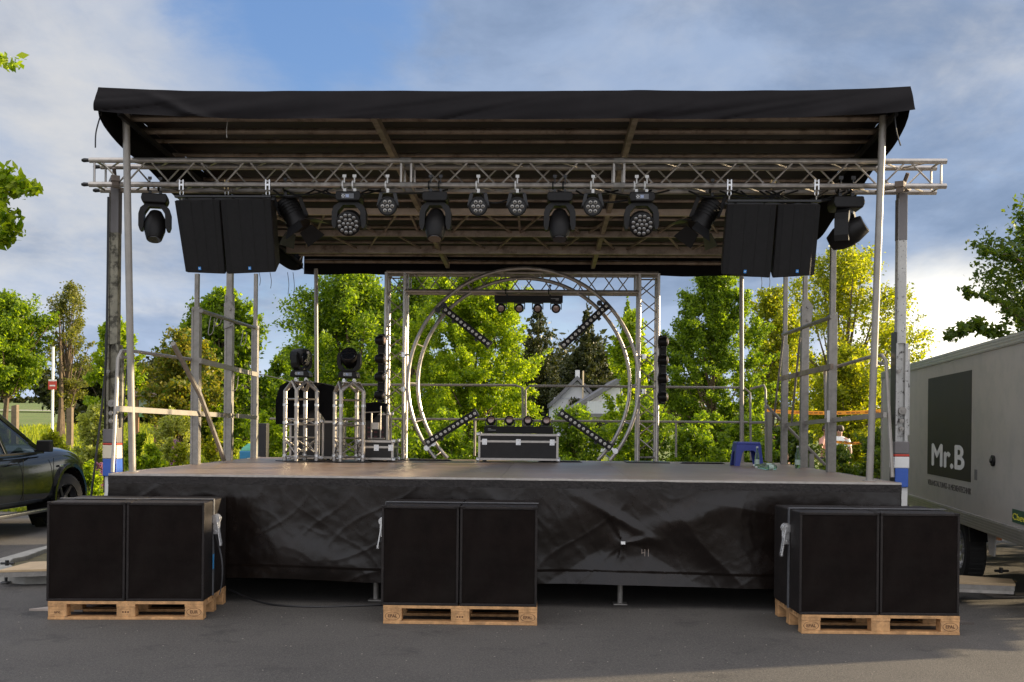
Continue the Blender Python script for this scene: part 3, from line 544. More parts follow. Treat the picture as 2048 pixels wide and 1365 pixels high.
# stage side masts: lower square sleeve, upper tube
def side_mast(px_, py0, py1, py2, X, wl, wu, sgn, plate=None):
    r = ray(px_, (py0 + py1) / 2); # depth where stage x = X
    d = None
    for k in range(400):
        dd = k * .015
        if abs(PL(px_, 800, dd)[0]) >= abs(X): d = dd; break
    d = d or 2.0
    x, zz = PL(px_, py1, d); x2, z2 = PL(px_, py2, d)
    m = empty('side_mast', (x, d, DZ - .1)); m.parent = st
    MB().b2(-wl / 2, wl / 2, -wl / 2, wl / 2, 0, zz - DZ + .1).b2(-wl / 2 - .002, -wl / 4, -wl / 2 - .006, -wl / 2 - .001, 0, zz - DZ + .08).build('lower_sleeve', galv, m, bevel=.004)
    MB().b2(-wu / 2, wu / 2, -wu / 2, wu / 2, zz - DZ + .1, z2 - DZ + .1).build('upper_tube', galv, m, bevel=.003)
    if plate:
        xx, zp = PL(px_, plate, d); MB().prism([(-.05, -.16), (.06, -.12), (.08, .08), (.02, .16), (-.05, .14)], -wl / 2 - .02, -wl / 2 - .007, T((0, 0, zp - DZ + .1))).tube([(.02, -wl / 2 - .035, zp - DZ + .02), (.02, -wl / 2 - .005, zp - DZ + .02)], .016).tube([(.02, -wl / 2 - .035, zp - DZ + .17), (.02, -wl / 2 - .005, zp - DZ + .17)], .016).build('pulley_plate', galv, m)
    return x, d
A1 = side_mast(394, 926, 615, 548, -3.36, .085, .045, -1); A2 = side_mast(460, 921, 590, 545, -3.36, .09, .07, -1, plate=632); A3 = side_mast(511, 918, 652, 548, -3.34, .075, .045, -1)
B1 = side_mast(1665, 938, 630, 470, 3.36, .085, .055, 1); B2 = side_mast(1610, 932, 612, 553, 3.36, .085, .05, 1, plate=628); B3 = side_mast(1570, 928, 690, 553, 3.34, .075, .05, 1)
def dfor(px_, X):
    for k in range(500):
        if abs(PL(px_, 800, k * .012)[0]) >= X: return k * .012
    return 5.0
def rail(pts, X, r, name='side_rail', m=galv, n=8):
    sp(MB().tube([PX(x, y, dfor(x, X)) for x, y in pts], r, n), name, m, smooth=True)
def flat(p, q, X, w, h, name='side_rail', m=paintgrey): sp(MB().bar(PX(*p, dfor(p[0], X)), PX(*q, dfor(q[0], X)), w, h), name, m)
rail([(402, 622), (515, 658)], 3.30, .022); flat((400, 722), (515, 750), 3.30, .03, .055); flat((236, 818), (466, 832), 3.30, .03, .05); flat((474, 832), (515, 836), 3.30, .03, .05)
rail([(225, 945), (236, 718), (243, 703), (262, 702), (330, 712), (402, 722)], 3.42, .017, 'guard_rail', paintgrey); rail([(240, 716), (266, 714)], 3.41, .014, 'guard_rail', paintgrey)
rail([(346, 688), (400, 790), (448, 920)], 3.22, .026, 'brace_strut')
rail([(1566, 670), (1664, 634)], 3.30, .022); flat((1560, 758), (1664, 733), 3.30, .03, .055, m=roofsteel); flat((1562, 851), (1770, 830), 3.36, .03, .045, m=paintgrey)
rail([(1652, 740), (1742, 714), (1764, 711), (1772, 722), (1785, 955)], 3.42, .017, 'guard_rail', paintgrey); rail([(1742, 726), (1772, 728)], 3.41, .014, 'guard_rail', paintgrey); rail([(1650, 742), (1655, 938)], 3.40, .018, 'guard_rail', paintgrey)
rail([(1567, 672), (1546, 852)], 3.25, .013, 'brace_strut'); rail([(1600, 676), (1583, 846)], 3.28, .013, 'brace_strut')
sp(MB().b2(PL(1663, 800, B1[1])[0] - .06, PL(1663, 800, B1[1])[0] - .03, B1[1] - .06, B1[1] - .05, 1.62, 1.74), 'white_label', whitep)
# back guard rails
def brail(pts, r=.015, d=4.66): sp(MB().tube([PX(x, y, d) for x, y in pts], r, 8), 'back_rail', paintgrey, smooth=True)
brail([(700, 770), (1030, 771), (1045, 776), (1047, 912)]); brail([(1051, 913), (1051, 780), (1060, 772), (1488, 776), (1500, 786), (1502, 921)], .015)
brail([(540, 838), (1046, 839)], .014); brail([(1052, 842), (1496, 845)], .014); brail([(950, 841), (949, 912)], .016); brail([(1352, 846), (1352, 915)], .014)
sp(MB().tube([PX(1502, 778, 4.66), PX(1528, 771, 4.4), PX(1531, 780, 4.38), PX(1532, 922, 4.38)], .015, 8), 'back_rail', paintgrey, smooth=True)
sp(MB().tube([PX(1500, 846, 4.66), PX(1531, 845, 4.38)], .016, 8), 'back_rail', paintgrey, smooth=True)
# stage stairs on the far right corner
sr_ = empty('stage_stairs', S(3.5, 4.2, 0), -YAW, 'metal stair handrail sloping down at the right back corner of the stage', 'stairs')
def wl(mb, name, m, parent, **k): return mb.build(name, m, parent, world=True, **k)
def W(px_, py_, d): v = PX(px_, py_, d); return S(v.x, v.y, v.z)
wl(MB().tube([W(1533, 812, 4.3), W(1650, 930, 4.5)], .02, 8), 'handrail', paintgrey, sr_, smooth=True)
wl(MB().bar(W(1539, 824, 4.3), W(1539, 924, 4.3), .055), 'handrail_post', paintgrey, sr_); hp = W(1623, 908, 4.45); wl(MB().bar(hp, (hp.x, hp.y, .02), .055), 'handrail_post', paintgrey, sr_)
for i in range(5): 
    q = S(3.62 + .25 * i, 4.2, .95 - .2 * i); wl(MB().box(q, (.26, .8, .03), Matrix.Rotation(-YAW, 4, 'Z')), 'stair_tread', galv, sr_)
wl(MB().bar(S(3.5, 3.82, 1.0), S(4.75, 3.82, .02), .04, .12).bar(S(3.5, 4.58, 1.0), S(4.75, 4.58, .02), .04, .12), 'stringer', galv, sr_)

# ------------------------------------------------------------------ lifting towers
def lifting_tower(label, px_, side, d, y_top, y_sleeve, boxes, mm):
    x, _ = PL(px_, 800, d); base = S(x, d, 0); r = empty('lifting_tower', base, -YAW, label, 'lifting tower', 'lifting towers')
    def zt(y): return PL(px_, y, d)[1]
    MB().b2(-.034, .040, -.04, .04, zt(y_sleeve), zt(y_top)).b2(-.043, -.0345, -.05, .03, zt(y_sleeve), zt(y_top) - .05).build('inner_mast', mm, r, bevel=.004)
    MB().b2(-.036, .042, -.042, .042, zt(y_top) - .42, zt(y_top) - .002).b2(-.046, -.0365, -.052, .032, zt(y_top) - .42, zt(y_top) - .052).build('mast_head', greybox, r, bevel=.004)
    MB().b2(-.062, -.0555, -.07, .057, .9, zt(y_sleeve) + .1).build('cable_channel', blackm, r)  # thin black plate down one side of the outer mast
    MB().b2(-.055, -.030, -.055, .055, .9, zt(y_sleeve)).b2(.030, .058, -.055, .055, .9, zt(y_sleeve)).b2(-.03, .03, -.02, .05, .9, zt(y_sleeve) + .02).b2(.06, .085, -.02, .02, 1.5, zt(y_sleeve) - .05).build('outer_mast', mm, r, bevel=.004)
    for y0, y1, w, nm, m in boxes: MB().b2(-w / 2, w / 2, -.085, .06, zt(y1), zt(y0) - .002).build(nm, m, r, bevel=.006)
    MB().b2(-.06, .06, -.06, .06, .08, zt(boxes[-1][1]) - .001).build('base_column', whitep, r, bevel=.006)
    MB().b2(-.28, .28, -.05, .05, .03, .09).b2(-.05, .05, -.3, .5, .03, .085).build('base_frame', galv, r)
    for sx in (-.26, .26): MB().tube([(sx, 0, .0), (sx, 0, .035)], .045).build('foot', blackm, r, smooth=True)
    for px3, pz3, pr3 in ((-.03, zt(y_sleeve) - .25, .018), (.005, 1.72, .034), (.0, 1.63, .02), (.0, 1.56, .02)): MB().tube([(px3, -.072, pz3), (px3, -.05, pz3)], pr3, 14).tube([(px3, -.078, pz3), (px3, -.072, pz3)], pr3 * .4, 10).build('pulley', galv, r, smooth=True)
    zz = zt(y_top)
    MB().bar((-.12 * side, -.30, zz + .02), (.10 * side, .16, zz + .07), .075, .05).bar((-.11 * side, -.28, zz - .02), (-.02 * side, -.05, zz + .04), .06, .05).tube([(.0, -.02, zz + .05), (.02, -.1, zz + .16)], .018).build('truss_fork', mat('rusty_steel', (.15, .12, .10), .6, .4, .3, 12), r, bevel=.003)
    return r, base
lifting_tower('galvanised lifting tower with blue sticker beside the left front corner of the stage', 228, -1, .55, 376, 690, ((858, 886, .135, 'motor_box', greybox), (886, 890, .137, 'red_stripe', redp), (890, 917, .135, 'cream_sticker', creamp), (917, 952, .13, 'blue_sticker', bluep)), mat('weathered_olive_mast', (.24, .225, .17), .55, .3, .25, 10, bump=.2, bscale=60, stain_shade=(.055, .05, .035), sscale=16, sth=(.48, .6)))
lt2, lb2 = lifting_tower('white footed lifting tower between the stage corner and the grey trailer', 1799, 1, .50, 388, 688, ((883, 908, .13, 'motor_box', greybox), (908, 913, .132, 'red_stripe', redp), (913, 936, .13, 'white_sticker', whitep), (936, 974, .115, 'blue_sticker', bluep)), mat('peeling_white_mast', (.44, .44, .42), .5, .1, .12, 12, bump=.2, bscale=60, stain_shade=(.07, .065, .06), sscale=24, sth=(.57, .63)))
# ------------------------------------------------------------------ trusses
def chord_truss(mb, bb, p0, p1, u, v, w, h, n, r=.024, rb=.0085, ends=True, faces='fbtd', tip=0.0):
    """box truss from p0 (near lower left edge) to p1; u,v unit vectors across"""
    p0, p1, u, v = Vector(p0), Vector(p1), Vector(u), Vector(v); c = [Vector((0, 0, 0)), v * h, u * w, u * w + v * h]
    t = (p1 - p0).normalized()
    for q in c: mb.tube([p0 + q - t * tip, p1 + q + t * tip], r, 10)
    def zig(a, b, ph):
        L_ = (p1 - p0).length; e = .09 if ends else 0.0
        if ends:
            for k in (e * .5, L_ - e * .5): bb.tube([p0 + a + t * k, p0 + b + t * k], rb * 1.25, 6)
        for i in range(n):
            s0 = e + (L_ - 2 * e) * i / n; s1 = e + (L_ - 2 * e) * (i + 1) / n; g_ = (s1 - s0) * .06; A, B = (a, b) if (i + ph) % 2 == 0 else (b, a)
            bb.tube([p0 + A + t * (s0 + g_), p0 + B + t * (s1 - g_)], rb, 6)
    if 'f' in faces: zig(c[0], c[1], 1)
    if 'b' in faces: zig(c[2], c[3], 0)
    if 'd' in faces: zig(c[0], c[2], 0)
    if 't' in faces: zig(c[1], c[3], 1)
TD = .32
xl, ztop = PL(166, 312, TD); xr, ztr = PL(1893, 320, TD); _, zbm = PL(1000, 371, TD); _, ztm = PL(1000, 322, TD)
ft = empty('lighting_truss', S(xl, TD, zbm), -YAW, 'long aluminium box truss carrying the hanging lights and speakers', 'truss')
segs = [(0, PL(812, 371, TD)[0] - xl), (PL(812, 371, TD)[0] - xl, PL(1238, 371, TD)[0] - xl), (PL(1238, 371, TD)[0] - xl, xr - xl)]
hh = ztm - zbm
for i, (a, b) in enumerate(segs):
    m1, m2 = MB(), MB(); nn = round((b - a - .18) / .237); chord_truss(m1, m2, (a + (.06 if i == 0 else 0), 0, 0), (b, 0, 0), (0, 1, 0), (0, 0, 1), .24, hh, nn)
    m1.build('chord', alu, ft, smooth=True); m2.build('bracing', alu, ft, smooth=True)
    if i == 0: 
        for q in ((0, 0), (0, hh), (.24, 0), (.24, hh)): MB().tube([(a + .06, q[0], q[1]), (a + .01, q[0], q[1]), (a - .01, q[0], q[1])], [.016, .02, .012], 8).build('coupler', blackm, ft, smooth=True)
    else:
        for q in ((0, 0), (0, hh), (.24, 0), (.24, hh)): MB().tube([(a - .05, q[0], q[1]), (a + .05, q[0], q[1])], .0275, 10).build('coupler', galv, ft, smooth=True)
# gate truss
GD = 4.22
gx0, gz1 = PL(773, 546, GD); gx1, _ = PL(1317, 546, GD); gw = .235
gz1 = PL(1045, 546, GD)[1]
gt = empty('gate_truss', S(0, GD, DZ), -YAW, 'rectangular aluminium truss gate at the back of the stage', 'truss')
for nm, x0 in (('left', gx0), ('right', gx1 - gw)):
    m1, m2 = MB(), MB(); chord_truss(m1, m2, (x0, 0, .02), (x0, 0, gz1 - DZ), (0, 1, 0), (1, 0, 0), .235, gw, 10, r=.024, rb=.008)
    m1.build('upright_chord', alu, gt, smooth=True); m2.build('upright_bracing', alu, gt, smooth=True)
    MB().b2(x0 - .15, x0 + gw + .15, -.15, .39, .001, .012).build('base_plate', blackm, gt)
m1, m2 = MB(), MB(); chord_truss(m1, m2, (gx0 + gw, 0, gz1 - DZ - gw), (gx1 - gw, 0, gz1 - DZ - gw), (0, 1, 0), (0, 0, 1), .235, gw, 14, r=.024, rb=.008)

for s0, s1 in ((gx0, gx0 + gw), (gx1 - gw, gx1)):
    for dy in (0, .235): m1.tube([(s0, dy, gz1 - DZ), (s1, dy, gz1 - DZ)], .024)
m2.tube([(gx0, 0, gz1 - DZ), (gx0 + gw, 0, gz1 - DZ - gw)], .009, 6).tube([(gx1, 0, gz1 - DZ), (gx1 - gw, 0, gz1 - DZ - gw)], .009, 6)
m1.build('crossbar_chord', alu, gt, smooth=True); m2.build('crossbar_bracing', alu, gt, smooth=True)
# circle truss
CD = 4.05
ccx, ccz = PL(1046, 768, CD); RO = ccz * 0 + (PL(1046, 537, CD)[1] - ccz); RI = RO - .10
ct = empty('circle_truss', S(ccx, CD, DZ), -YAW, 'open aluminium circle truss of two parallel tubes standing in the gate', 'truss')
zc = ccz - DZ
def arc(R, d, a0, a1, n=64): return [(R * math.sin(math.radians(a0 + (a1 - a0) * i / n)), d, zc + R * math.cos(math.radians(a0 + (a1 - a0) * i / n))) for i in range(n + 1)]
aend = math.degrees(math.acos(-(zc - .03) / RO)); aendi = math.degrees(math.acos(max(-1, -(zc - .03) / RI)))
for k in range(4):
    a0 = -aend + 2 * aend * k / 4; a1 = -aend + 2 * aend * (k + 1) / 4
    MB().tube(arc(RO, 0, a0, a1), .024, 10).build('outer_tube', alu, ct, smooth=True)
    a0 = -aendi + 2 * aendi * k / 4; a1 = -aendi + 2 * aendi * (k + 1) / 4
    MB().tube(arc(RI, .18, a0, a1), .024, 10).build('inner_tube', alu, ct, smooth=True)
for a in np.arange(-130, 131, 20):
    s_, c_ = math.sin(math.radians(a)), math.cos(math.radians(a)); MB().tube([(RO * s_, 0, zc + RO * c_), (RI * s_, .18, zc + RI * c_)], .008, 6).build('connector', alu, ct, smooth=True)
for sx in (-1, 1):
    for zz in (zc - .08, zc + .35): MB().tube([(sx * (RO + .0), 0, zz), (sx * (RO + .12), .12, zz)], .014, 6).tube([(sx * (RO + .06), .02, zz - .03), (sx * (RO + .06), .02, zz + .03)], .03, 8).build('coupler', steel, ct, smooth=True)
# ------------------------------------------------------------------ fixtures
def clamp_(mb, x, z0, y=0.0): mb.b2(x - .012, x + .012, y - .018, y + .018, z0 - .07, z0 - .035).tube([(x - .018, y - .034 * math.cos(t), z0 + .034 * math.sin(t)) for t in np.linspace(-1.2, 4.3, 9)], .008, 5).tube([(x, y - .03, z0 + .01), (x, y - .03, z0 + .07)], .006, 6).b2(x - .016, x + .016, y - .036, y - .024, z0 + .06, z0 + .085)
def moving_head(name, label, kind, tilt=0, yaw=0, group=None, up=False, scale=1.0, clampm=whitep, pan=0):
    """hanging fixture: origin at chord centre; tilt in degrees of the head"""
    r = empty(name, (0, 0, 0), 0, label, 'moving light', group); sc = scale
    z = -.075 if not up else 0
    b = MB()
    if not up:
        b.prism([(-.105, -.0), (.105, 0), (.115, -.045), (.10, -.085), (-.10, -.085), (-.115, -.045)], -.10, .10, T((0, 0, z)))
    else: b.prism([(-.125, 0), (.125, 0), (.12, .05), (.09, .085), (-.09, .085), (-.12, .05)], -.12, .12)
    base = b.build('base', blackp, r, bevel=.01)
    if kind == 'wash' or up:
        zz = z - .045 if not up else .042; yy = -.1015 if not up else -.1225
        s_ = MB().b2(-.055, .055, yy - .003, yy, zz - .022, zz + .022).build('display', glassd, base)
        q = MB(); q.b2(-.018, .012, yy - .006, yy - .0035, zz - .013, zz + .013); q.build('screen', mat('pale_screen', (.30, .36, .52), .3), base)
        q = MB()
        for dx, dz in ((-.04, .010), (-.04, -.010), (-.05, 0), (-.03, 0)): q.b2(dx - .004, dx + .004, yy - .006, yy - .0035, zz + dz - .004, zz + dz + .004)
        q.build('button', whitep, base)
    if not up:
        for x in (-.045, .045): m_ = MB(); clamp_(m_, x, 0); m_.build('clamp', clampm, r)
    sg = -1 if not up else 1; z1 = z - .078 if not up else .078
    # yoke
    yw = .147 if kind != 'spot' else .135; yd = .05; arm = .19 if kind != 'spot' else .20
    outer = [(-.07, 0), (.07, 0), (yw, .06), (yw + .005, arm), (yw - .01, arm + .05), (yw - .035, arm + .05), (yw - .038, .085), (.05, .035), (-.05, .035), (-yw + .038, .085), (-yw + .035, arm + .05), (-yw + .01, arm + .05), (-yw - .005, arm), (-yw, .06)]
    yk = MB(); half = [(0, 0), (.07, 0), (yw, .06), (yw + .005, arm), (yw - .01, arm + .05), (yw - .035, arm + .05), (yw - .038, .085), (.05, .035), (0, .035)]
    tk = .052
    for sx in (-1, 1):
        quads = [((0, 0), (.07, 0), (.05, .035), (0, .035)), ((.07, 0), (yw - .012, .045), (yw - tk, .085), (.05, .035)), ((yw - .012, .045), (yw + .005, .10), (yw - tk + .006, .10), (yw - tk, .085)), ((yw + .005, .10), (yw + .005, arm + .01), (yw - tk + .012, arm + .01), (yw - tk + .006, .10)), ((yw + .005, arm + .01), (yw - .008, arm + .05), (yw - .028, arm + .05), (yw - tk + .012, arm + .01))]
        for Q in quads: 
            pts = [(sx * a, z1 + sg * c) for a, c in Q]; yk.prism(pts, -yd, yd, RZ(pan))
    yk.build('yoke', yokeg, r, smooth=False)
    pz = z1 + sg * (arm - .01); R0 = yw - .040
    M = T((0, 0, pz)) @ RZ(pan) @ RX(tilt)      # local -y is the lens direction when tilt 0
    A = M @ RX(90)     # lathe z axis -> -y
    if kind == 'spot': prof = [(.02, -.13), (.055, -.125), (R0 * .9, -.06), (R0, .0), (R0 * .98, .06), (R0 * .72, .15), (R0 * .68, .155), (.05, .158)]
    elif kind == 'wash': prof = [(.03, -.12), (.07, -.115), (R0, -.03), (R0 * 1.02, .05), (R0 * 1.02, .075), (R0 * .93, .08)]
    else: prof = [(.04, -.13), (.09, -.12), (R0 * 1.02, -.03), (R0 * 1.05, .06), (R0 * 1.0, .085), (R0 * .9, .088)]
    hd = MB().lathe(prof, 28, A); hd.tube([(M @ Vector((-yw + .03, 0, 0))), (M @ Vector((yw - .03, 0, 0)))], .03, 12)
    head = hd.build('head', blackp, r, smooth=True)
    if kind == 'wash':
        l = MB(); rr = R0 * .88
        pts = [(0, 0)] + [(rr * .42 * math.cos(k * math.pi / 3), rr * .42 * math.sin(k * math.pi / 3)) for k in range(6)] + [(rr * .82 * math.cos(k * math.pi / 6 + .26), rr * .82 * math.sin(k * math.pi / 6 + .26)) for k in range(12)]
        for a, c in pts: l.lathe([(rr * .185, .0805), (rr * .18, .086), (rr * .10, .090)], 8, A @ T((a, c, 0)))
        l.build('lens_array', reflect, head, smooth=True)
        d2 = MB().lathe([(R0 * .93, .0785), (R0 * .92, .0795)], 24, A); d2.build('lens_plate', glassd, head)
    else: MB().lathe([(R0 * .62, .150), (R0 * .60, .1595)] if kind == 'spot' else [(R0 * .86, .085), (R0 * .8, .094), (R0 * .4, .1)], 24, A).build('lens', glassd, head, smooth=True)
    return r
def hang(o, px_, d=TD, zo=None): x, _ = PL(px_, 371, d); o.location = S(x, d, zbm if zo is None else zo); o.rotation_euler = (0, 0, o.rotation_euler[2] - YAW); return o
K1 = 'moving heads hanging from the front truss'
w1 = moving_head('moving_head', 'round faced moving light hanging third from the left, between black spotlight and par can', 'wash', tilt=22, group=K1); hang(w1, 700)
w2 = dup(w1, label='round faced moving light hanging just right of the rightmost par can'); x, _ = PL(1283, 371, TD); w2.location = S(x, TD, zbm)
s1 = moving_head('moving_head', 'narrow bodied moving light pointing down, left of the middle pair of par cans', 'spot', tilt=68, group=K1, clampm=blackm); hang(s1, 872)
s2 = dup(s1, label='narrow bodied moving light pointing down, right of the middle pair of par cans'); x, _ = PL(1120, 371, TD); s2.location = S(x, TD, zbm)
s3 = dup(s1, label='narrow bodied moving light hanging at the far left end beside the left roof post'); x, _ = PL(311, 374, TD + .1); s3.location = S(x, TD + .1, zbm); s3.rotation_euler = (0, 0, math.radians(12))
s4 = moving_head('moving_head', 'moving light turned sideways at the far right end of the truss', 'spot', tilt=-28, group=K1, pan=62, clampm=blackm); hang(s4, 1692, TD + .1); s4.scale = (1.2, 1.2, 1.2)
def par_can():
    r = empty('par_light', (0, 0, 0), 0, 'flat black par light with seven lenses, leftmost of four', 'par light', 'flat par lights on the front truss')
    m_ = MB(); clamp_(m_, 0, 0); m_.build('clamp', whitep, r)
    yk = MB(); yk.bar((-.06, 0, -.07), (.06, 0, -.07), .03, .006)
    for s_ in (-1, 1): yk.bar((s_ * .06, 0, -.07), (s_ * .086, 0, -.19), .006, .03, up=(1, 0, 0))
    yk.build('bracket', blackm, r)
    A = T((0, 0, -.19)) @ RX(8) @ RX(90)
    h = MB().lathe([(.05, -.05), (.078, -.045), (.084, 0), (.084, .028), (.074, .03), (.072, .022)], 28, A).tube([(-.098, 0, -.19), (.098, 0, -.19)], .014, 8).build('housing', blackp, r, smooth=True)
    MB().lathe([(.072, .018), (.071, .0225)], 24, A).build('face_plate', blackm, h)
    for k in range(7):
        a, c = (0, 0) if k == 0 else (.043 * math.cos(k * math.pi / 3), .043 * math.sin(k * math.pi / 3))
        MB().lathe([(.0165, .022), (.0165, .028), (.012, .030)], 14, A @ T((a, c, 0))).lathe([(.009, .0295), (.006, .0315)], 10, A @ T((a, c, 0))).build('lens', lensd, h, smooth=True)
        MB().lathe([(.0085, .031), (.004, .0335)], 10, A @ T((a, c, 0))).build('lens_core', glassd, h, smooth=True)
    return r
p1 = par_can(); hang(p1, 776)
for px_, lb in ((957, 'flat black par light with seven lenses, left one of the middle pair'), (1035, 'flat black par light with seven lenses, right one of the middle pair'), (1186, 'flat black par light with seven lenses, rightmost of four')):
    x, _ = PL(px_, 371, TD); dup(p1, S(x, TD, zbm), label=lb)
# fresnel with barn doors
def fresnel(label, px_, side):
    x, _ = PL(px_, 400, .45); r = empty('barn_door_spotlight', S(x, .45, zbm), -YAW, label, 'stage spotlight', 'barn door spotlights')
    m_ = MB(); clamp_(m_, 0, 0); m_.build('clamp', blackm, r)
    c = Vector((side * .06, .05, -.24)); ax = Vector((side * .62, -.25, -.75)).normalized() * -1
    ax = Vector((-side * .50 * -1, -.15, -.85)).normalized()
    q = ax.to_track_quat('Z', 'Y').to_matrix().to_4x4(); M = T(c) @ q
    yk = MB(); yk.bar((-.12, 0, -.07), (.12, 0, -.07), .035, .008)
    for s_ in (-1, 1): yk.bar((s_ * .12, 0, -.07), (s_ * .12 + c.x, c.y, c.z), .008, .035, up=(1, 0, 0))
    yk.build('yoke', blackm, r)
    b = MB().lathe([(.05, -.17), (.085, -.165), (.095, -.12), (.095, .06), (.108, .065), (.108, .12), (.098, .122)], 20, M)

    for k in range(5): b.lathe([(.101, -.13 + k * .03), (.101, -.118 + k * .03)], 20, M)
    hs = b.build('housing', blackp, r, smooth=True); MB().lathe([(.096, .10), (.09, .118)], 20, M).build('lens', glassd, hs, smooth=True)
    for k in range(4):
        Mk = M @ RZ(90 * k) @ T((0, .105, .12)) @ RX(-38 if k % 2 else -52)
        w0, w1, L_ = (.085, .13, .13) if k % 2 == 0 else (.07, .10, .15)
        MB().add([Mk @ Vector(p) for p in ((-w0, 0, 0), (w0, 0, 0), (w1, 0, L_), (-w1, 0, L_), (-w0, .003, 0), (w0, .003, 0), (w1, .003, L_), (-w1, .003, L_))], [(0, 1, 2, 3), (7, 6, 5, 4), (0, 4, 5, 1), (1, 5, 6, 2), (2, 6, 7, 3), (3, 7, 4, 0)]).build('barn_door', blackm, r)
    return r
fresnel('black barn door spotlight tilted down just right of the left hanging speakers', 572, 1); fresnel('black barn door spotlight tilted down just left of the right hanging speakers', 1424, -1)
# hanging speakers
def speaker(label, tl, tr, bl, br_, d0, d1, badge):
    c = [PX(*tl, d0), PX(*tr, d0), PX(*br_, d1), PX(*bl, d1)]; o = S(c[0].x, d0, c[0].z)
    r = empty('hanging_speaker', o, -YAW, label, 'speaker', 'speakers hanging from the truss'); off = Vector((c[0].x, d0, c[0].z)); q = [p - off for p in c]
    mid = (q[0] + q[1] + q[2] + q[3]) / 4; up = (q[0] - q[3]).normalized(); rt = (q[1] - q[0]).normalized(); nb = up.cross(rt).normalized()
    if nb.y < 0: nb = -nb
    def back(p): return p + nb * .38 + (mid - p) * .22
    bq = [back(p) for p in q]
    MB().hexa([q[3] + nb * .02, q[2] + nb * .02, bq[2], bq[3], q[0] + nb * .02, q[1] + nb * .02, bq[1], bq[0]]).build('cabinet', carpet, r, bevel=.012)
    def cell(u, v, n): a = q[3].lerp(q[2], u); b = q[0].lerp(q[1], u); return a.lerp(b, v) - nb * n
    # folded grille: vertical facets
    us = [.01, .10, .13, .36, .385, .61, .635, .86, .89, .99]; ns = [0, .012, .018, .022, .016, .022, .016, .020, .012, 0]
    g_ = MB(); n = len(us)
    g_.add([cell(u, .015, k) for u, k in zip(us, ns)] + [cell(u, .985, k) for u, k in zip(us, ns)], [(i, i + 1, n + i + 1, n + i) for i in range(n - 1)])
    g_.add([cell(.01, .015, -.02), cell(.99, .015, -.02), cell(.99, .985, -.02), cell(.01, .985, -.02)] , [(0, 1, 2, 3)])
    gr = g_.build('grille', grille, r)
    if badge:
        a = cell(badge[0], badge[1], .026); MB().hexa([a + rt * x + up * z - nb * y for x, y, z in ((-.012, 0, -.014), (.012, 0, -.014), (.012, .004, -.014), (-.012, .004, -.014), (-.012, 0, .014), (.012, 0, .014), (.012, .004, .014), (-.012, .004, .014))]).build('badge', mat('blue_badge', (.05, .25, .62), .4), gr)
        MB().hexa([a + rt * x + up * z - nb * y for x, y, z in ((-.006, .004, -.003), (.006, .004, -.003), (.006, .006, -.003), (-.006, .006, -.003), (-.006, .004, .003), (.006, .004, .003), (.006, .006, .003), (-.006, .006, .003))]).build('badge_mark', whitep, gr)
    f = MB()
    for u in (.2, .8):
        p = (q[0].lerp(q[1], u) + nb * .1); f.tube([p, (p.x, p.y, p.z + .035)], .012, 6)
    f.build('rigging_pin', blackm, r); return r
speaker('outer one of the two black speakers hanging at the left of the truss', (348, 400), (438, 398), (371, 546), (450, 549), .22, .34, (.40, .07))
speaker('inner one of the two black speakers hanging at the left of the truss', (440, 398), (541, 396), (453, 549), (551, 545), .22, .34, (.50, .07))
speaker('inner one of the two black speakers hanging at the right of the truss', (1455, 408), (1554, 408), (1443, 550), (1541, 557), .22, .34, (.46, .07))
speaker('outer one of the two black speakers hanging at the right of the truss', (1557, 408), (1642, 408), (1545, 557), (1629, 552), .22, .34, (.56, .08))
def bracket(px_, d, label, m=steel):
    x, z = PL(px_, 371, d); r = empty('truss_hook', S(x, d, z), -YAW, label, 'hook', 'hooks holding the speakers')
    MB().b2(-.022, -.010, -.034, -.026, -.05, .045).b2(.010, .022, -.034, -.026, -.05, .045).b2(-.01, .01, -.034, -.026, -.012, .006).b2(-.022, .022, -.034, .03, .026, .034).build('plate', m, r, bevel=.002)
    MB().tube([(0 + .016 * math.sin(t), -.02, -.075 + .026 * math.cos(t)) for t in np.linspace(0, 6.28, 14)], .0045, 6, cap=False).tube([(0, -.02, -.10), (0, -.01, -.135)], .006, 6).build('shackle', steel, r, smooth=True)
bracket(365, TD, 'silver hook holding the left pair of speakers at its outer side'); bracket(537, TD, 'silver hook holding the left pair of speakers at its inner side'); bracket(455, TD + .24, 'brass toned hook at the back chord above the left speakers', mat('brass_hook', (.45, .33, .16), .4, .6))
bracket(1458, TD, 'silver hook holding the right pair of speakers at its inner side'); bracket(1632, TD, 'silver hook holding the right pair of speakers at its outer side'); bracket(1545, TD + .24, 'brass toned hook at the back chord above the right speakers', MATS['brass_hook'])
# speaker fly bars
for lb, a, b in (('thin black fly bar above the left hanging speakers', 350, 543), ('thin black fly bar above the right hanging speakers', 1454, 1642)):
    p, q = PX(a, 396 if a < 900 else 405, .30), PX(b, 394 if a < 900 else 405, .30); r = empty('fly_bar', S(p.x, .30, p.z), -YAW, lb, 'fly bar')
    MB().b2(0, q.x - p.x, -.02, .02, 0, .022).b2(0, q.x - p.x, .10, .13, 0, .022).build('bar', blackm, r, bevel=.003)
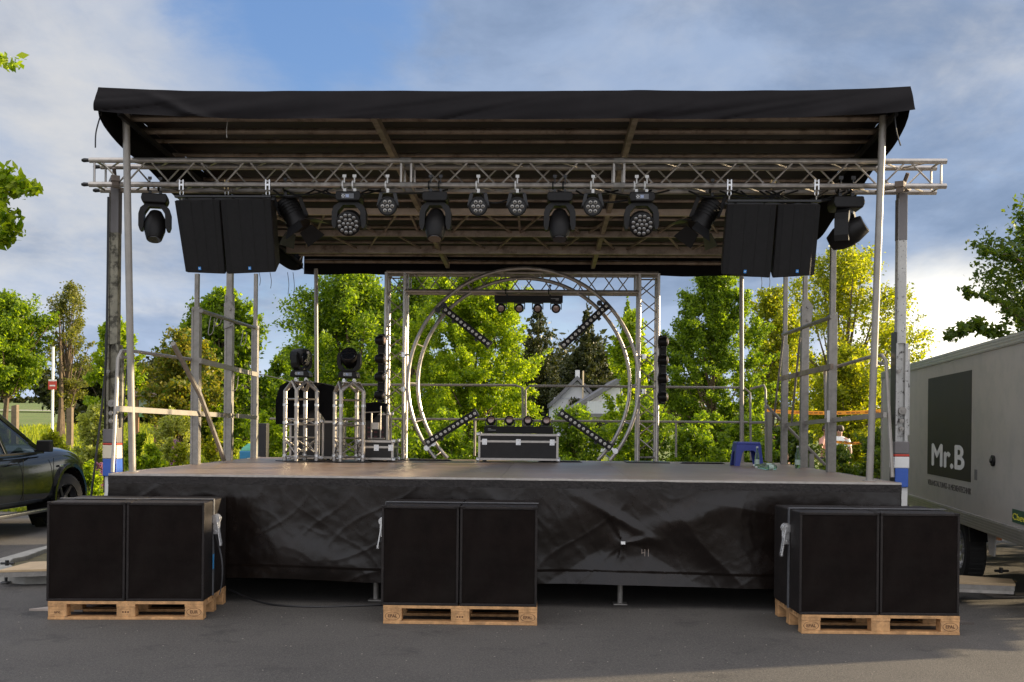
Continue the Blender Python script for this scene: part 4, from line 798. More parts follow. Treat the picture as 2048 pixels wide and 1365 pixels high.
# four-head light bars
def head_bar(label, horizontal=True, flip=False):
    r = empty('four_head_light_bar', (0, 0, 0), 0, label, 'light bar', 'light bars with four small heads')
    MB().b2(-.43, .43, -.045, .045, 0, .085).build('housing', blackp, r, bevel=.006)
    MB().b2(-.38, -.28, -.0475, -.0455, .035, .042).b2(-.38, -.34, -.0475, -.0455, .05, .058).build('marking', mat('grey_print', (.35, .35, .35), .6), r)
    for i in range(4):
        x = -.345 + .23 * i; hy = MB()
        for s_ in (-1, 1): hy.b2(x + s_ * .066 - .006, x + s_ * .066 + .006, -.02, .02, .09, .17)
        hy.b2(x - .07, x + .07, -.025, .025, .086, .10); y_ = hy.build('head_yoke', blackm, r)
        A = T((x, 0, .155)) @ RX(90 - 12); h = MB().lathe([(.03, -.07), (.05, -.055), (.058, 0), (.058, .045), (.050, .052)], 20, A).build('head', blackp, r, smooth=True)
        MB().lathe([(.040, .050), (.036, .060), (.016, .064)], 18, A).build('lens', mat('rosy_lens', (.30, .20, .17), .2, .3, .1, coat=1.0), h, smooth=True)
    return r
hb = head_bar('black light bar with four small heads standing on the long flight case')
fx, fz = PL(1037, 862, 4.0)
# ------------------------------------------------------------------ flight cases
def flight_case(name, label, x0, x1, d, dd, z0, z1, lid=None, cat='flight case', feet=True, wheels=False):
    r = empty(name, S((x0 + x1) / 2, d, z0), -YAW, label, cat, None); w = x1 - x0; h = z1 - z0
    MB().b2(-w / 2 + .006, w / 2 - .006, .006, dd - .006, .03, h - .006).build('panel', casep, r)
    e = MB(); t = .028
    for x in (-w / 2, w / 2 - t):
        for y in (0, dd - t): e.b2(x, x + t, y, y + t, .02 + t, h - t)
    for z in ((.02, h - t) if not lid else (.02, h - t, lid)):
        for y in (0, dd - t): e.b2(-w / 2, w / 2, y - .002, y + t, z, z + t)
        for x in (-w / 2, w / 2 - t): e.b2(x - .001, x + t, t, dd - t, z, z + t)
    e.build('aluminium_edge', alu, r, bevel=.002)
    c = MB()
    for x in (-w / 2, w / 2):
        for y in (0, dd):
            for z in (.03, h - .008): c.box((x, y, z), (.045, .045, .045))
    c.build('ball_corner', steel, r, bevel=.012)
    if lid:
        for x in (-w * .42, 0, w * .42): MB().b2(x - .03, x + .03, -.008, -.003, lid - .03, lid + .045).b2(x - .012, x + .012, -.014, -.009, lid - .02, lid + .03).build('butterfly_latch', steel, r, bevel=.002)
    if feet:
        for x in (-w / 2 + .07, w / 2 - .07):
            for y in (.06, dd - .06): MB().tube([(x, y, 0), (x, y, .022)], .02, 10).build('foot', blackm, r)
    return r
x0, z0 = PL(956, 914, 3.9); x1, _ = PL(1117, 914, 3.9); zt_ = PL(1037, 868, 3.9)[1]
flight_case('flight_case', 'long black flight case with silver edges at the centre back of the stage', x0, x1, 3.9, .35, DZ + .002, zt_, lid=(zt_ - DZ) * .68)
hb.location = S(fx, 4.06, zt_ + .003); hb.rotation_euler = (0, 0, -YAW)
x, z = PL(1057, 588, 4.12); h2 = dup(hb, S(x, GD + .0, gz1 - gw - .055), (0, math.pi, -YAW), 'black light bar with four small heads hanging from the gate truss')
e = MB()
for dx in (-.27, .27): clamp_(e, dx, 0)
tag(e.build('truss_clamp', blackm, loc=None), 'pair of black clamps holding the hanging light bar under the gate truss', 'clamp').location = S(x, GD, gz1 - gw)
bpy.data.objects['truss_clamp'].rotation_euler = (0, 0, -YAW)
UPR = (Matrix.Rotation(-YAW, 3, 'Z') @ Matrix(((0, -1, 0), (0, 0, -1), (1, 0, 0)))).to_euler()
x, z = PL(763, 737, GD); dup(hb, S(x + .0, GD + .06, z), UPR, 'black light bar with four small heads fixed upright on the left gate column')
x, z = PL(1325, 740, GD); dup(hb, S(x, GD + .06, z), UPR, 'black light bar with four small heads fixed upright on the right gate column')
# pixel bars on the circle
def led_bar(label, pa, pb, d):
    a, b = PX(*pa, d), PX(*pb, d); L_ = (b - a).length; ang = math.atan2(b.z - a.z, b.x - a.x); m = (a + b) / 2
    r = empty('led_bar', S(m.x, d, m.z), 0, label, 'light bar', 'diagonal light bars on the circle truss', rot=(0, -ang, -YAW))
    MB().b2(-L_ / 2, L_ / 2, -.035, .04, -.043, .043).build('housing', blackp, r, bevel=.005)
    for xe in (-L_ / 2 + .012, L_ / 2 - .012): MB().b2(xe - .018, xe + .018, -.04, .045, -.05, .05).build('end_cap', blackm, r, bevel=.005)
    for k in range(12): x = -L_ / 2 + L_ * (k + .5) / 12; MB().lathe([(.019, .0355), (.019, .042), (.012, .043)], 12, T((x, 0, 0)) @ RX(90)).build('lens', lensw, r, smooth=True); MB().lathe([(.006, .0425), (.006, .045)], 8, T((x, 0, 0)) @ RX(90)).build('lens_core', glassd, r)
    for sx in (-.25, .25): MB().b2(sx * L_ - .02, sx * L_ + .02, .03, .07, -.07, -.04).build('bracket', blackm, r)
    return r
led_bar('black bar with round white lenses at the upper left of the truss circle', (888, 618), (980, 691), CD - .07)
led_bar('black bar with round white lenses at the upper right of the truss circle', (1124, 694), (1216, 610), CD - .07)
led_bar('black bar with round white lenses at the lower left of the truss circle', (853, 887), (954, 825), CD - .07)
led_bar('black bar with round white lenses at the lower right of the truss circle', (1120, 825), (1222, 897), CD - .07)
for px_, py_, rot_, lb in ((1205, 612, 40, 'upper right'), (882, 616, -40, 'upper left'), (860, 892, -35, 'lower left'), (1224, 898, 35, 'lower right')):
    q = PX(px_, py_, CD - .02); r = empty('pipe_clamp', S(q.x, CD - .02, q.z), 0, 'silver pipe clamp fixing the %s light bar to the circle' % lb, 'clamp', rot=(0, math.radians(rot_), -YAW))
    MB().b2(-.07, .07, -.03, .03, -.015, .015).lathe([(.034, -.025), (.034, .025)], 12, T((.05, 0, 0)) @ RX(90)).lathe([(.034, -.025), (.034, .025)], 12, T((-.05, 0, 0)) @ RX(90)).tube([(.05, -.05, 0), (.05, .05, 0)], .008, 6).build('clamp_body', steel if 'lower' in lb else blackm, r, smooth=True)

# ------------------------------------------------------------------ short truss towers with heads on top
def short_tower(label, px_, py_base, py_top, w, rot, d):
    x, _ = PL(px_, py_base, d); H = PL(px_, py_top, d)[1] - DZ
    r = empty('short_truss_tower', S(x, d, DZ), -YAW + math.radians(rot), label, 'truss tower', 'short truss towers'); h = w / 2; hs = H - .13
    c = MB(); b = MB(); cs = [(-h, -h), (h, -h), (h, h), (-h, h)]
    for (cx_, cy_) in cs: c.tube([(cx_, cy_, .012), (cx_, cy_, hs)], .024, 10)
    for i in range(4):
        A, B = Vector((*cs[i], hs)), Vector((*cs[(i + 1) % 4], hs)); M_ = (A + B) / 2 * .86; M_.z = H - .022; c.tube([A - Vector((0, 0, .02)), A, M_, B, B - Vector((0, 0, .02))], .021, 10)
    for i in range(4):
        A, B = Vector((*cs[i], 0)), Vector((*cs[(i + 1) % 4], 0))
        for z in (.06, hs * .34, hs * .52, hs * .60, hs * .88): b.tube([A + Vector((0, 0, z)), B + Vector((0, 0, z))], .010, 6)
        b.tube([A + Vector((0, 0, .09)), B + Vector((0, 0, hs * .32))], .009, 6).tube([B + Vector((0, 0, .09)), A + Vector((0, 0, hs * .32))], .009, 6)
        b.tube([A + Vector((0, 0, hs * .52)), B + Vector((0, 0, hs * .60))], .008, 6)
    c.build('chord', alu, r, smooth=True); b.build('bracing', alu, r, smooth=True)
    MB().b2(-h * .8, h * .8, -h * .8, h * .8, H - .03, H - .018).build('top_plate', alu, r, bevel=.003)
    MB().b2(-h - .08, h + .08, -h - .08, h + .08, .001, .012).build('base_plate', blackm, r, bevel=.003)
    for (cx_, cy_) in cs:
        for z in (.07, hs * .55, hs * .8): MB().tube([(cx_, cy_, z - .015), (cx_, cy_, z + .015)], .028, 10).build('coupler', steel, r, smooth=True)
    return S(x, d, DZ + H)
TDp = 3.35
q1 = short_tower('short aluminium truss tower at the left, seen corner on', 601, 917, 760, .27, 43, TDp); q2 = short_tower('short aluminium truss tower nearer the truss gate, seen almost flat on', 697, 917, 762, .27, 27, TDp)
def stand(q, lb):
    r = empty('light_clamp', q + Vector((0, 0, -.018)), -YAW, lb, 'clamp')
    m_ = MB()
    for x in (-.06, .06): m_.b2(x - .02, x + .02, -.03, .03, 0.001, .03).tube([(x, -.03, .03), (x, .03, .03)], .018, 8)
    m_.build('clamp_body', steel, r, smooth=True, bevel=.003); return q + Vector((0, 0, .032))
e1 = stand(q1, 'silver clamp on top of the left short tower'); e2 = stand(q2, 'silver clamp on top of the short tower nearer the gate')
m1_ = moving_head('moving_head', 'moving light turned sideways on top of the left short tower', 'floor', tilt=8, up=True, pan=62); m1_.location = e1; m1_.rotation_euler = (0, 0, -YAW)
m2_ = moving_head('moving_head', 'moving light facing front on top of the short tower nearer the gate', 'floor', tilt=-30, up=True, pan=0); m2_.location = e2; m2_.rotation_euler = (0, 0, -YAW)
m1_.scale = m2_.scale = (.92,) * 3
# cases and racks at the left back
def fc(label, xa, xb, ya, yb, d, dd, lid=None, cat='flight case'):
    x0, z0 = PL(xa, yb, d); x1, _ = PL(xb, yb, d); _, z1 = PL((xa + xb) / 2, ya, d); return flight_case('flight_case', label, x0, x1, d, dd, DZ + .002, z1, lid=lid)
fc('small black flight case with silver edges right of the short towers', 718, 787, 881, 916, 3.5, .4, lid=.16)
fc('upright black flight case between the two short towers', 643, 676, 842, 916, 3.75, .5)
fc('tall rack case hidden behind the left short tower', 578, 640, 812, 916, 3.85, .5)
rk = fc('open amplifier rack behind the small flight case', 716, 776, 826, 916, 4.15 - .28, .3)
k = MB()
for i in range(6):
    for j in range(4): k.b2(-.15 + j * .08, -.11 + j * .08, -.012, -.004, .12 + i * .055, .14 + i * .055)
k.build('socket', mat('socket_blue_red', (.10, .03, .04), .5), rk)
ms = empty('metal_stand', S(PL(752, 880, 3.6)[0], 3.62, PL(752, 880, 3.5)[1] + .006), -YAW, 'small bare metal stand on the flight case by the gate', 'stand')
MB().tube([(-.06, 0, 0), (-.06, 0, .32)], .01).tube([(.05, 0, 0), (.05, 0, .40)], .008).tube([(-.14, 0, .32), (.05, 0, .33)], .007).tube([(-.1, .0, .008), (.1, .0, .008)], .01).b2(-.05, .03, -.03, .03, .12, .2).build('frame', alu, ms, smooth=True)
def cloth(label, pts, d, thick, seed):
    # draped cloth: outline following the top edge, folded skirt hanging down
    q = [PX(x, y, d) for x, y in pts]; x0, x1 = q[0].x, q[-1].x; xs2 = [p.x for p in q]; zs2 = [p.z for p in q]; o = S(x0, d, DZ)
    r = empty('black_cloth', o, -YAW, label, 'cloth')
    def f(u, v):
        x = x0 + (x1 - x0) * u; zt = float(np.interp(x, xs2, zs2)); zb = DZ + .50 + .16 * noise.noise(Vector((x * 5, seed, 0))) + .1 * math.sin(x * 7)
        y = .035 * math.sin(x * 22 + seed) * (.3 + v) + .05 * noise.noise(Vector((x * 4, v * 2, seed)))
        if v < .2: return Vector((x - x0, y + thick * (1 - v / .2), zt - DZ + .015 * noise.noise(Vector((x * 6, v * 9, 2)))))
        return Vector((x - x0, y - .01, (zt + (zb - zt) * (v - .2) / .8) - DZ))
    MB().grid(f, 60, 24).build('drape', mat('black_velvet', (.007, .007, .008), .95, spec=.1), r, smooth=True)
cloth('black cloth thrown over the cases behind the left short tower', [(551, 800), (560, 772), (572, 765), (600, 763), (640, 766), (668, 772), (672, 790)], 3.8, .35, 3)
cloth('black cloth over the rack at the left gate column', [(722, 812), (735, 806), (756, 804), (775, 808)], 4.14 - .32, .2, 8)
# cables on the deck
def cable(name, label, pts, r=.006, cat='cable', m=None, smooth_=6):
    pts = [Vector(p) for p in pts]; out = []
    for i in range(len(pts) - 1):
        p0, p1, p2, p3 = pts[max(i - 1, 0)], pts[i], pts[i + 1], pts[min(i + 2, len(pts) - 1)]
        for k in range(smooth_):
            t = k / smooth_; out.append(.5 * ((2 * p1) + (p2 - p0) * t + (2 * p0 - 5 * p1 + 4 * p2 - p3) * t * t + (3 * p1 - p0 - 3 * p2 + p3) * t ** 3))
    out.append(pts[-1]); c = pts[0].copy(); return tag(MB().tube(out, r, 6).build(name, m or blackm, loc=c, smooth=True), label, cat)
cable('power_cable', 'black power cable lying on the asphalt from the left pallet to the middle pallet', [(-2.45, 9.15, .10), (-2.1, 8.95, .02), (-1.7, 8.86, .008), (-1.3, 8.93, .008), (-1.05, 8.98, .02), (-.95, 9.0, .10)], .009)
cable('tower_cable', 'black cable hanging down beside the left lifting tower', [S(-3.62, .45, 3.6), S(-3.60, .40, 2.6), S(-3.62, .42, 2.0), S(-3.70, .42, 1.2), S(-3.78, .4, .5), S(-3.85, .35, .012)], .010)
cable('tower_cable', 'thin black cable beside the guard rail at the left front corner', [S(-3.42, .42, 3.5), S(-3.40, .42, 2.4), S(-3.45, .42, 1.6), S(-3.44, .42, 1.0)], .006)
rng_ = random.Random(4)
for i in range(16):
    xa = rng_.uniform(-3.0, 2.8); xb = xa + rng_.uniform(.35, .8); z_ = zbm - .02; sag = rng_.uniform(.03, .12)
    cable('truss_cable', 'black cable looped along the underside of the front truss', [S(xa, TD + .12, z_), S(xa * .7 + xb * .3, TD + .08, z_ - sag), S(xa * .3 + xb * .7, TD + .1, z_ - sag * .8), S(xb, TD + .14, z_ + .01)], .009)['group'] = 'cables looped along the truss'
for i, (px_, py_, ln, s_) in enumerate(((196, 250, .34, -1), (1797, 252, .30, 1))):
    q = PX(px_, py_ - 18, RF + .05); cable('tie_strap', ['loose black strap hanging from the left front corner of the roof', 'loose black strap hanging from the right front corner of the roof'][i], [S(q.x + .03 * -s_, q.y, q.z + .03), S(q.x - .015, q.y, q.z - ln * .4), S(q.x - .02 * s_ * -1, q.y, q.z - ln * .8)], .006, cat='strap')
for i, px_ in enumerate((518, 540, 575, 586, 1521, 1537)):
    q = PX(px_, 548, RB - .1); ln = [.16, .2, .28, .32, .22, .2][i]; c = cable('tie_string', 'thin dark tie string hanging from the back edge of the roof', [S(q.x, q.y, q.z + .02), S(q.x + .02, q.y, q.z - ln * .5), S(q.x + .01, q.y, q.z - ln)], .004, cat='string'); c['group'] = 'tie strings at the back roof edge'
cable('tie_string', 'thin pale string dangling below the front roof valance at the left', [S(PX(456, 236, -.1).x, -.1, PX(456, 236, -.1).z), S(PX(453, 262, -.1).x, -.1, PX(453, 262, -.1).z), S(PX(454, 276, -.1).x, -.1, PX(454, 276, -.1).z)], .0035, cat='string', m=paintgrey)
cable('rope_line', 'pale rope running from the left side post to the black cloth', [S(*PX(515, 748, 4.3)), S(*PX(560, 758, 4.3)), S(*PX(600, 771, 4.3))], .006, cat='rope', m=paintgrey)
for i, (px_, y_, lb) in enumerate(((1405, 916, 'flat black cable cover at the back right of the deck'), (1120, 915, 'flat black cable cover right of the long flight case'), (860, 914, 'flat black cable cover at the foot of the circle truss'))):
    q = PX(px_, y_, 4.1); o = empty('cable_cover', S(q.x, 4.1, DZ), -YAW, lb, 'cable cover'); MB().prism([(-.28, .001), (.28, .001), (.24, .018), (-.24, .018)], -.05, .05).build('cover', blackp, o)
# hook left on side rails: hanging ropes
for i, (xx, y0, y1) in enumerate(((422, 632, 668), (436, 634, 652), (487, 660, 690), (470, 748, 780))):
    q0, q1_ = PX(xx, y0, dfor(xx, 3.3)), PX(xx, y1, dfor(xx, 3.3)); cable('rope_end', 'loose cord looped over the left side rails', [S(*q0), S(q1_.x - .03, q1_.y, q1_.z), S(q1_.x + .02, q1_.y, q1_.z + .02), S(q0.x + .04, q0.y, q0.z - .03)], .005, cat='cord', m=paintgrey)['group'] = 'cords on the left side rails'
# ------------------------------------------------------------------ stool and bottles
def stool():
    q = PG(1499, 933, DZ); r = empty('step_stool', (q.x, q.y + .16, DZ), -YAW + .08, 'blue plastic step stool standing near the right side of the deck', 'stool')
    H = .285; tw, td_, bw, bd = .14, .09, .168, .12
    MB().hexa([(-tw - .006, -td_ - .006, H - .03), (tw + .006, -td_ - .006, H - .03), (tw + .006, td_ + .006, H - .03), (-tw - .006, td_ + .006, H - .03), (-tw, -td_, H), (tw, -td_, H), (tw, td_, H), (-tw, td_, H)]).build('top', bluestool, r, bevel=.01)
    for y, yb in ((-td_, -bd), (td_, bd)):
        p = [(-bw, 0), (-bw + .055, 0), (-tw + .062, H * .55), (-tw + .085, H * .64), (tw - .085, H * .64), (tw - .062, H * .55), (bw - .055, 0), (bw, 0), (tw + .004, H - .03), (-tw - .004, H - .03)]
        def sh(z): return y + (yb - y) * (1 - z / H)
        vs = [(x, sh(z) - .004, z) for x, z in p] + [(x, sh(z) + .004, z) for x, z in p]; n = len(p)
        MB().add(vs, [tuple(range(n)), tuple(range(2 * n - 1, n - 1, -1))] + [(i, i + n, (i + 1) % n + n, (i + 1) % n) for i in range(n)]).build('leg_panel', bluestool, r)
    for s_ in (-1, 1):
        p = [(-bd, 0), (-bd + .045, 0), (-td_ + .05, H * .6), (td_ - .05, H * .6), (bd - .045, 0), (bd, 0), (td_, H - .03), (-td_, H - .03)]
        def sx(z): return s_ * (tw + (bw - tw) * (1 - z / H))
        vs = [(sx(z) - .004, y, z) for y, z in p] + [(sx(z) + .004, y, z) for y, z in p]; n = len(p)
        MB().add(vs, [tuple(range(n)), tuple(range(2 * n - 1, n - 1, -1))] + [(i, i + n, (i + 1) % n + n, (i + 1) % n) for i in range(n)]).build('side_panel', bluestool, r)
stool()
def bottle(label, loc, rot=None, h=.235):
    r = empty('glass_bottle', loc, 0, label, 'bottle', rot=rot or (0, 0, 0)); k = h / .26
    prof = [(.001, .004), (.028, .0), (.031, .008), (.031, .12), (.027, .155), (.016, .20), (.0125, .225), (.012, .245), (.014, .247), (.014, .258), (.011, .26)]
    MB().lathe([(a * k, b * k) for a, b in prof], 20).build('glass', bottleg, r, smooth=True)
    MB().lathe([(.0315 * k, .04 * k), (.0315 * k, .10 * k)], 20).build('label', mat('paper_label', (.45, .58, .50), .6), r, smooth=True)
    MB().lathe([(.0145 * k, .244 * k), (.0145 * k, .262 * k), (.010 * k, .264 * k)], 12).build('cap', mat('pale_cap', (.6, .62, .6), .4), r, smooth=True); return r
def deck_pt(px_, py_): q = PG(px_, py_, DZ); return q
bottle('green glass bottle standing just in front of the blue stool', deck_pt(1514, 935) + Vector((0, 0, .001)))
bottle('green glass bottle standing alone right of the stool by the side mast', deck_pt(1595, 937) + Vector((0, 0, .001)), h=.25)
b3 = deck_pt(1552, 941); bottle('green glass bottle lying on its side in front of the stool, neck pointing left', b3 + Vector((0, 0, .031)), rot=(math.radians(90), 0, math.radians(-78)))
b4 = deck_pt(1549, 938); bottle('green glass bottle lying on its side behind the other lying bottle', b4 + Vector((0.02, .07, .031)), rot=(math.radians(90), 0, math.radians(-100)))
# ------------------------------------------------------------------ pallets with subwoofers
def pallet(label, p, rz, texts):
    r = empty('wooden_pallet', p, rz, label, 'pallet', 'pallets in front of the stage'); rg = random.Random(len(label))
    for y in (0, .35, .70):
        MB().b2(0, 1.2, y, y + .10, .001, .022).build('bottom_board', pine, r, bevel=.002)
        for i, x in enumerate((0, .5275, 1.055)):
            b = MB().b2(x + .001, x + .144, y + .002, y + .098, .022, .100).build('block', pine, r, bevel=.004)
            if y == 0 and texts[i]:
                Mx = T((x + .0725, .0015, .061))
                if texts[i][0] != '-':
                    text(texts[i], .034, Mx, ink, b, name='stamp', ext=.0004, bold=.0006)
                    if texts[i] in ('EUR', 'EPAL'):
                        ob = MB(); ob.add([(x + .0725 + .058 * math.cos(t) * k, .0012, .061 + .032 * math.sin(t) * k) for t in np.linspace(0, 6.2832, 33)[:-1] for k in (1, .93)], [(2 * i_, 2 * ((i_ + 1) % 32), 2 * ((i_ + 1) % 32) + 1, 2 * i_ + 1) for i_ in range(32)]); ob.build('stamp_oval', ink, b)
                else:
                    ob = MB(); z0 = .061
                    for k in range(3): ob.b2(x + .045 + k * .02, x + .056 + k * .02, .0008, .0014, z0 - .006, z0 + .006)
                    for a in ((.03, .115, z0 + .022, z0 + .0235), (.03, .115, z0 - .0235, z0 - .022)): ob.b2(x + a[0], x + a[1], .0008, .0014, a[2], a[3])
                    ob.build('stamp', ink, b)
    for x in (0, .5275, 1.055): MB().b2(x, x + .145, 0, .80, .1005, .1215).build('stringer_board', pine, r, bevel=.002)
    for y, w in ((0, .145), (.18, .10), (.328, .145), (.52, .10), (.655, .145)): MB().b2(0, 1.2, y, y + w - .002, .122, .144).build('top_board', pine, r, bevel=.002)
    return r
def sub(label, pal, x0, w, d, h, y0=.012):
    M = wm(pal); p = M @ Vector((x0, y0, .1445)); r = empty('subwoofer', p, pal.rotation_euler[2], label, 'subwoofer', 'black subwoofers on the pallets')
    c = MB(); c.b2(0, w, 0, d, 0, h); c.build('cabinet', carpet, r, bevel=.012)
    g_ = MB().b2(.022, w - .022, -.004, .002, .022, h - .022).build('front_grille', foam, r, bevel=.002)
    f = MB(); t = .020
    f.b2(.001, w - .001, -.009, .0005, .001, t).b2(.001, w - .001, -.009, .0005, h - t, h - .001).b2(.001, t, -.009, .0005, t, h - t).b2(w - t, w - .001, -.009, .0005, t, h - t)
    f.build('front_frame', carpet, r, bevel=.004)
    k = MB()
    for x in (.02, w - .02): k.b2(x - .02, x + .02, -.011, .02, h - .012, h + .003)
    k.build('corner_protector', carpet, r, bevel=.005)
    e = MB(); e.b2(.10, w - .10, d * .40, d * .40 + .10, h + .0005, h + .004); e.build('handle_recess', blackm, r)
    return r
PD = [('left', (95, 1240), (409, 1240), ['urc', '-', 'EUR']), ('middle', (766, 1248), (1073, 1252), ['EPAL', '-', 'EPAL']), ('right', (1603, 1268), (1910, 1271), ['EPAL', '', 'EPAL'])]
PAL = []
for nm, a, b, tx_ in PD:
    A, B = PG(*a), PG(*b); rz_ = math.atan2(B.y - A.y, B.x - A.x); rz_ = max(-.05, min(.05, rz_))
    p = pallet('wooden euro pallet under the %s pair of subwoofers' % nm, (A.x, A.y, 0), rz_, tx_); PAL.append(p)
    # cubes: front edges from the picture
    h = {'left': .775, 'middle': .775, 'right': .775}[nm]; o = {'left': -.015, 'middle': -.02, 'right': -.02}[nm]
    sub('left one of the two subwoofers on the %s pallet' % nm, p, o, .605, .76, h); sub('right one of the two subwoofers on the %s pallet' % nm, p, o + .612, .605, .76, h)
def strap(pal, label, side, tail):
    M = wm(pal); xo = -.022 if side < 0 else 1.207; 
    if side > 0: xo = 1.203
    r = empty('ratchet_strap', M @ Vector((xo, .30, .145)), pal.rotation_euler[2], label, 'strap')
    x = side * .006; gr = mat('grey_webbing', (.10, .10, .105), .8, 0, .3, 40)
    MB().b2(min(0, x) if side < 0 else .0, max(0, x), -.022, .022, 0, .785).b2((-1.222 if side > 0 else 0.0), (.006 if side > 0 else 1.228), -.022, .022, .782, .787).build('webbing', gr, r)
    k = MB(); xx = side * .022
    k.b2(min(.004 * side, side * .05), max(.004 * side, side * .05), -.028, -.024, .50, .64).b2(min(.004 * side, side * .05), max(.004 * side, side * .05), .024, .028, .50, .64)
    k.tube([(xx, -.034, .625), (xx, .034, .625)], .022, 12).tube([(xx, -.03, .52), (xx, .03, .52)], .012, 10).tube([(xx, -.032, .625), (xx, -.028, .625)], .038, 14).tube([(xx, .028, .625), (xx, .032, .625)], .038, 14)
    k.bar((side * .03, -.02, .62), (side * .065, -.025, .41), .012, .03).bar((side * .03, .02, .62), (side * .065, .01, .41), .012, .03).bar((side * .062, -.03, .42), (side * .062, .02, .42), .02, .03)
    k.build('ratchet', steel, r, bevel=.002)
    if tail:
        MB().grid(lambda u, v: Vector((side * (.02 + .055 * math.sin(v * 2.6)), -.03 + .05 * u + .03 * v, .50 - .50 * v)), 2, 14).build('loose_end', gr, r, smooth=True)
        MB().b2(side * .010 - .001, side * .010 + .001, -.05, -.01, .22, .34).build('blue_tag', mat('blue_tag', (.05, .30, .62), .5), r)
    return r
strap(PAL[0], 'grey strap with silver ratchet round the left pair of subwoofers', 1, True); strap(PAL[1], 'grey strap with silver ratchet round the middle pair of subwoofers', -1, False); strap(PAL[2], 'grey strap with silver ratchet round the right pair of subwoofers', -1, False)
# ------------------------------------------------------------------ outrigger platforms and boards
def outrigger(label, corners, zt, foot_px, right):
    c = [PG(x, y, zt) for x, y in corners]; o = c[0].copy(); o.z = 0; r = empty('outrigger_platform', o, 0, label, 'platform', 'wooden topped platforms beside the stage')
    q = [p - o for p in c]; n = len(q)
    def slab(z0, z1, k=1.0):
        ce = sum(q, Vector()) / n; ce.z = 0; pts = [Vector((p.x, p.y, 0)) for p in q]; pts = [ce + (p - ce) * k for p in pts]
        return MB().add([(p.x, p.y, z0) for p in pts] + [(p.x, p.y, z1) for p in pts], [tuple(range(n - 1, -1, -1)), tuple(range(n, 2 * n))] + [(i, (i + 1) % n, (i + 1) % n + n, i + n) for i in range(n)])
    slab(zt - .022, zt).build('board', paleply, r, bevel=.002); slab(zt - .068, zt - .0225, .985).build('steel_frame', galv, r)
    if right: slab(zt - .095, zt - .0685, .965).build('lower_profile', alu, r)
    f = PG(*foot_px, 0) - o
    MB().tube([(f.x, f.y, .02), (f.x, f.y, zt - .08)], .014).lathe([(.05, .012), (.04, .022)], 16, T((f.x, f.y, 0))).build('screw_foot', blackm, r, smooth=True)
    MB().tube([(f.x - .04, f.y + .1, zt), (f.x - .04, f.y + .1, zt + .05)], .018).tube([(f.x - .1, f.y + .1, zt + .02), (f.x + .03, f.y + .1, zt + .02)], .012).build('bolt', blackm, r, smooth=True)
    return r, o + f
outrigger('pale wooden platform on a screw foot at the left, behind the left pallet', [(-4, 1141), (140, 1137), (160, 1120), (60, 1124)], .16, (12, 1168), False)
_, ff = outrigger('pale wooden platform on a screw foot at the right, behind the right pallet', [(1850, 1161), (2031, 1168), (2024, 1158), (1850, 1146)], .20, (2020, 1192), True)
ff = PG(2020, 1192); bd = empty('foot_board', (ff.x + .05, ff.y + .02, 0), .1, 'grey wooden board under the screw foot at the right edge', 'board'); MB().b2(-.28, .45, -.12, .12, .001, .011).build('plank', mat('grey_wood', (.20, .17, .14), .8, 0, .2, 12), bd, bevel=.002)
q = PG(58, 1222); b_ = empty('loose_board', (q.x, q.y, 0), 0, 'pale thin board sticking out left of the left pallet', 'board'); MB().add([(0, 0, .001), (.45, -.03, .001), (.5, .35, .001), (.28, .3, .001), (0, 0, .016), (.45, -.03, .016), (.5, .35, .016), (.28, .3, .016)], [(3, 2, 1, 0), (4, 5, 6, 7), (0, 1, 5, 4), (1, 2, 6, 5), (2, 3, 7, 6), (3, 0, 4, 7)]).build('plank', mat('pale_grey_wood', (.34, .29, .25), .75, 0, .15, 10), b_)
q = PG(1948, 1250); b_ = empty('loose_board', (q.x, q.y, 0), 0, 'dark flat plate sticking out right of the right pallet', 'board'); MB().add([(-.5, -.01, .001), (0, 0, .001), (-.08, .14, .001), (-.5, .3, .001), (-.5, -.01, .018), (0, 0, .018), (-.08, .14, .018), (-.5, .3, .018)], [(3, 2, 1, 0), (4, 5, 6, 7), (0, 1, 5, 4), (1, 2, 6, 5), (2, 3, 7, 6), (3, 0, 4, 7)]).build('plank', mat('dark_wood', (.09, .075, .065), .7, 0, .2, 10), b_)
q = PG(2030, 1170); b_ = tag(MB().b2(-.05, .1, -.02, .03, .001, .012).build('dry_leaf', mat('dry_leaf', (.2, .12, .05), .8), loc=(0, 0, 0)), 'small dry leaf beside the right platform', 'leaf'); b_.location = (q.x, q.y + .2, 0)

# ------------------------------------------------------------------ trailer
TA = Vector((4.13, 8.38, 0)); tdir = Vector((.170, .9854, 0)); tdir.normalize(); TL = 6.65; TW = 2.1
tr0 = TA + tdir * TL; trz = math.atan2(-tdir.y, -tdir.x)
tr = empty('box_trailer', tr0, trz, 'light grey box trailer with black logo panel parked right of the stage', 'trailer')
MTI = (T(tr0) @ Matrix.Rotation(trz, 4, 'Z')).inverted()
def TP(px_, py_):
    r_ = ray(px_, py_); nn = Vector((tdir.y, -tdir.x, 0)); o = Vector((0, 0, CH)); t = (tr0 - o).dot(nn) / r_.dot(nn); q = MTI @ (o + r_ * t); return q
zt1 = (TP(2048, 683).z + TP(1808, 719).z) / 2; zb1 = (TP(2048, 1046).z + TP(1915, 1030).z) / 2; zsk = TP(2030, 1078).z
tgrey = mat('trailer_panel', (.35, .322, .288), .42, 0, .05, 2.2, bump=.06, bscale=5, stain_shade=(.26, .248, .228), sscale=3.2, sth=(.48, .75))  # soft mottled tree shade painted into the panel colour
Z0, Z1 = zb1, zt1
MB().b2(0, TL, 0, TW, Z0 + .001, Z1 - .09).build('box_body', tgrey, tr)
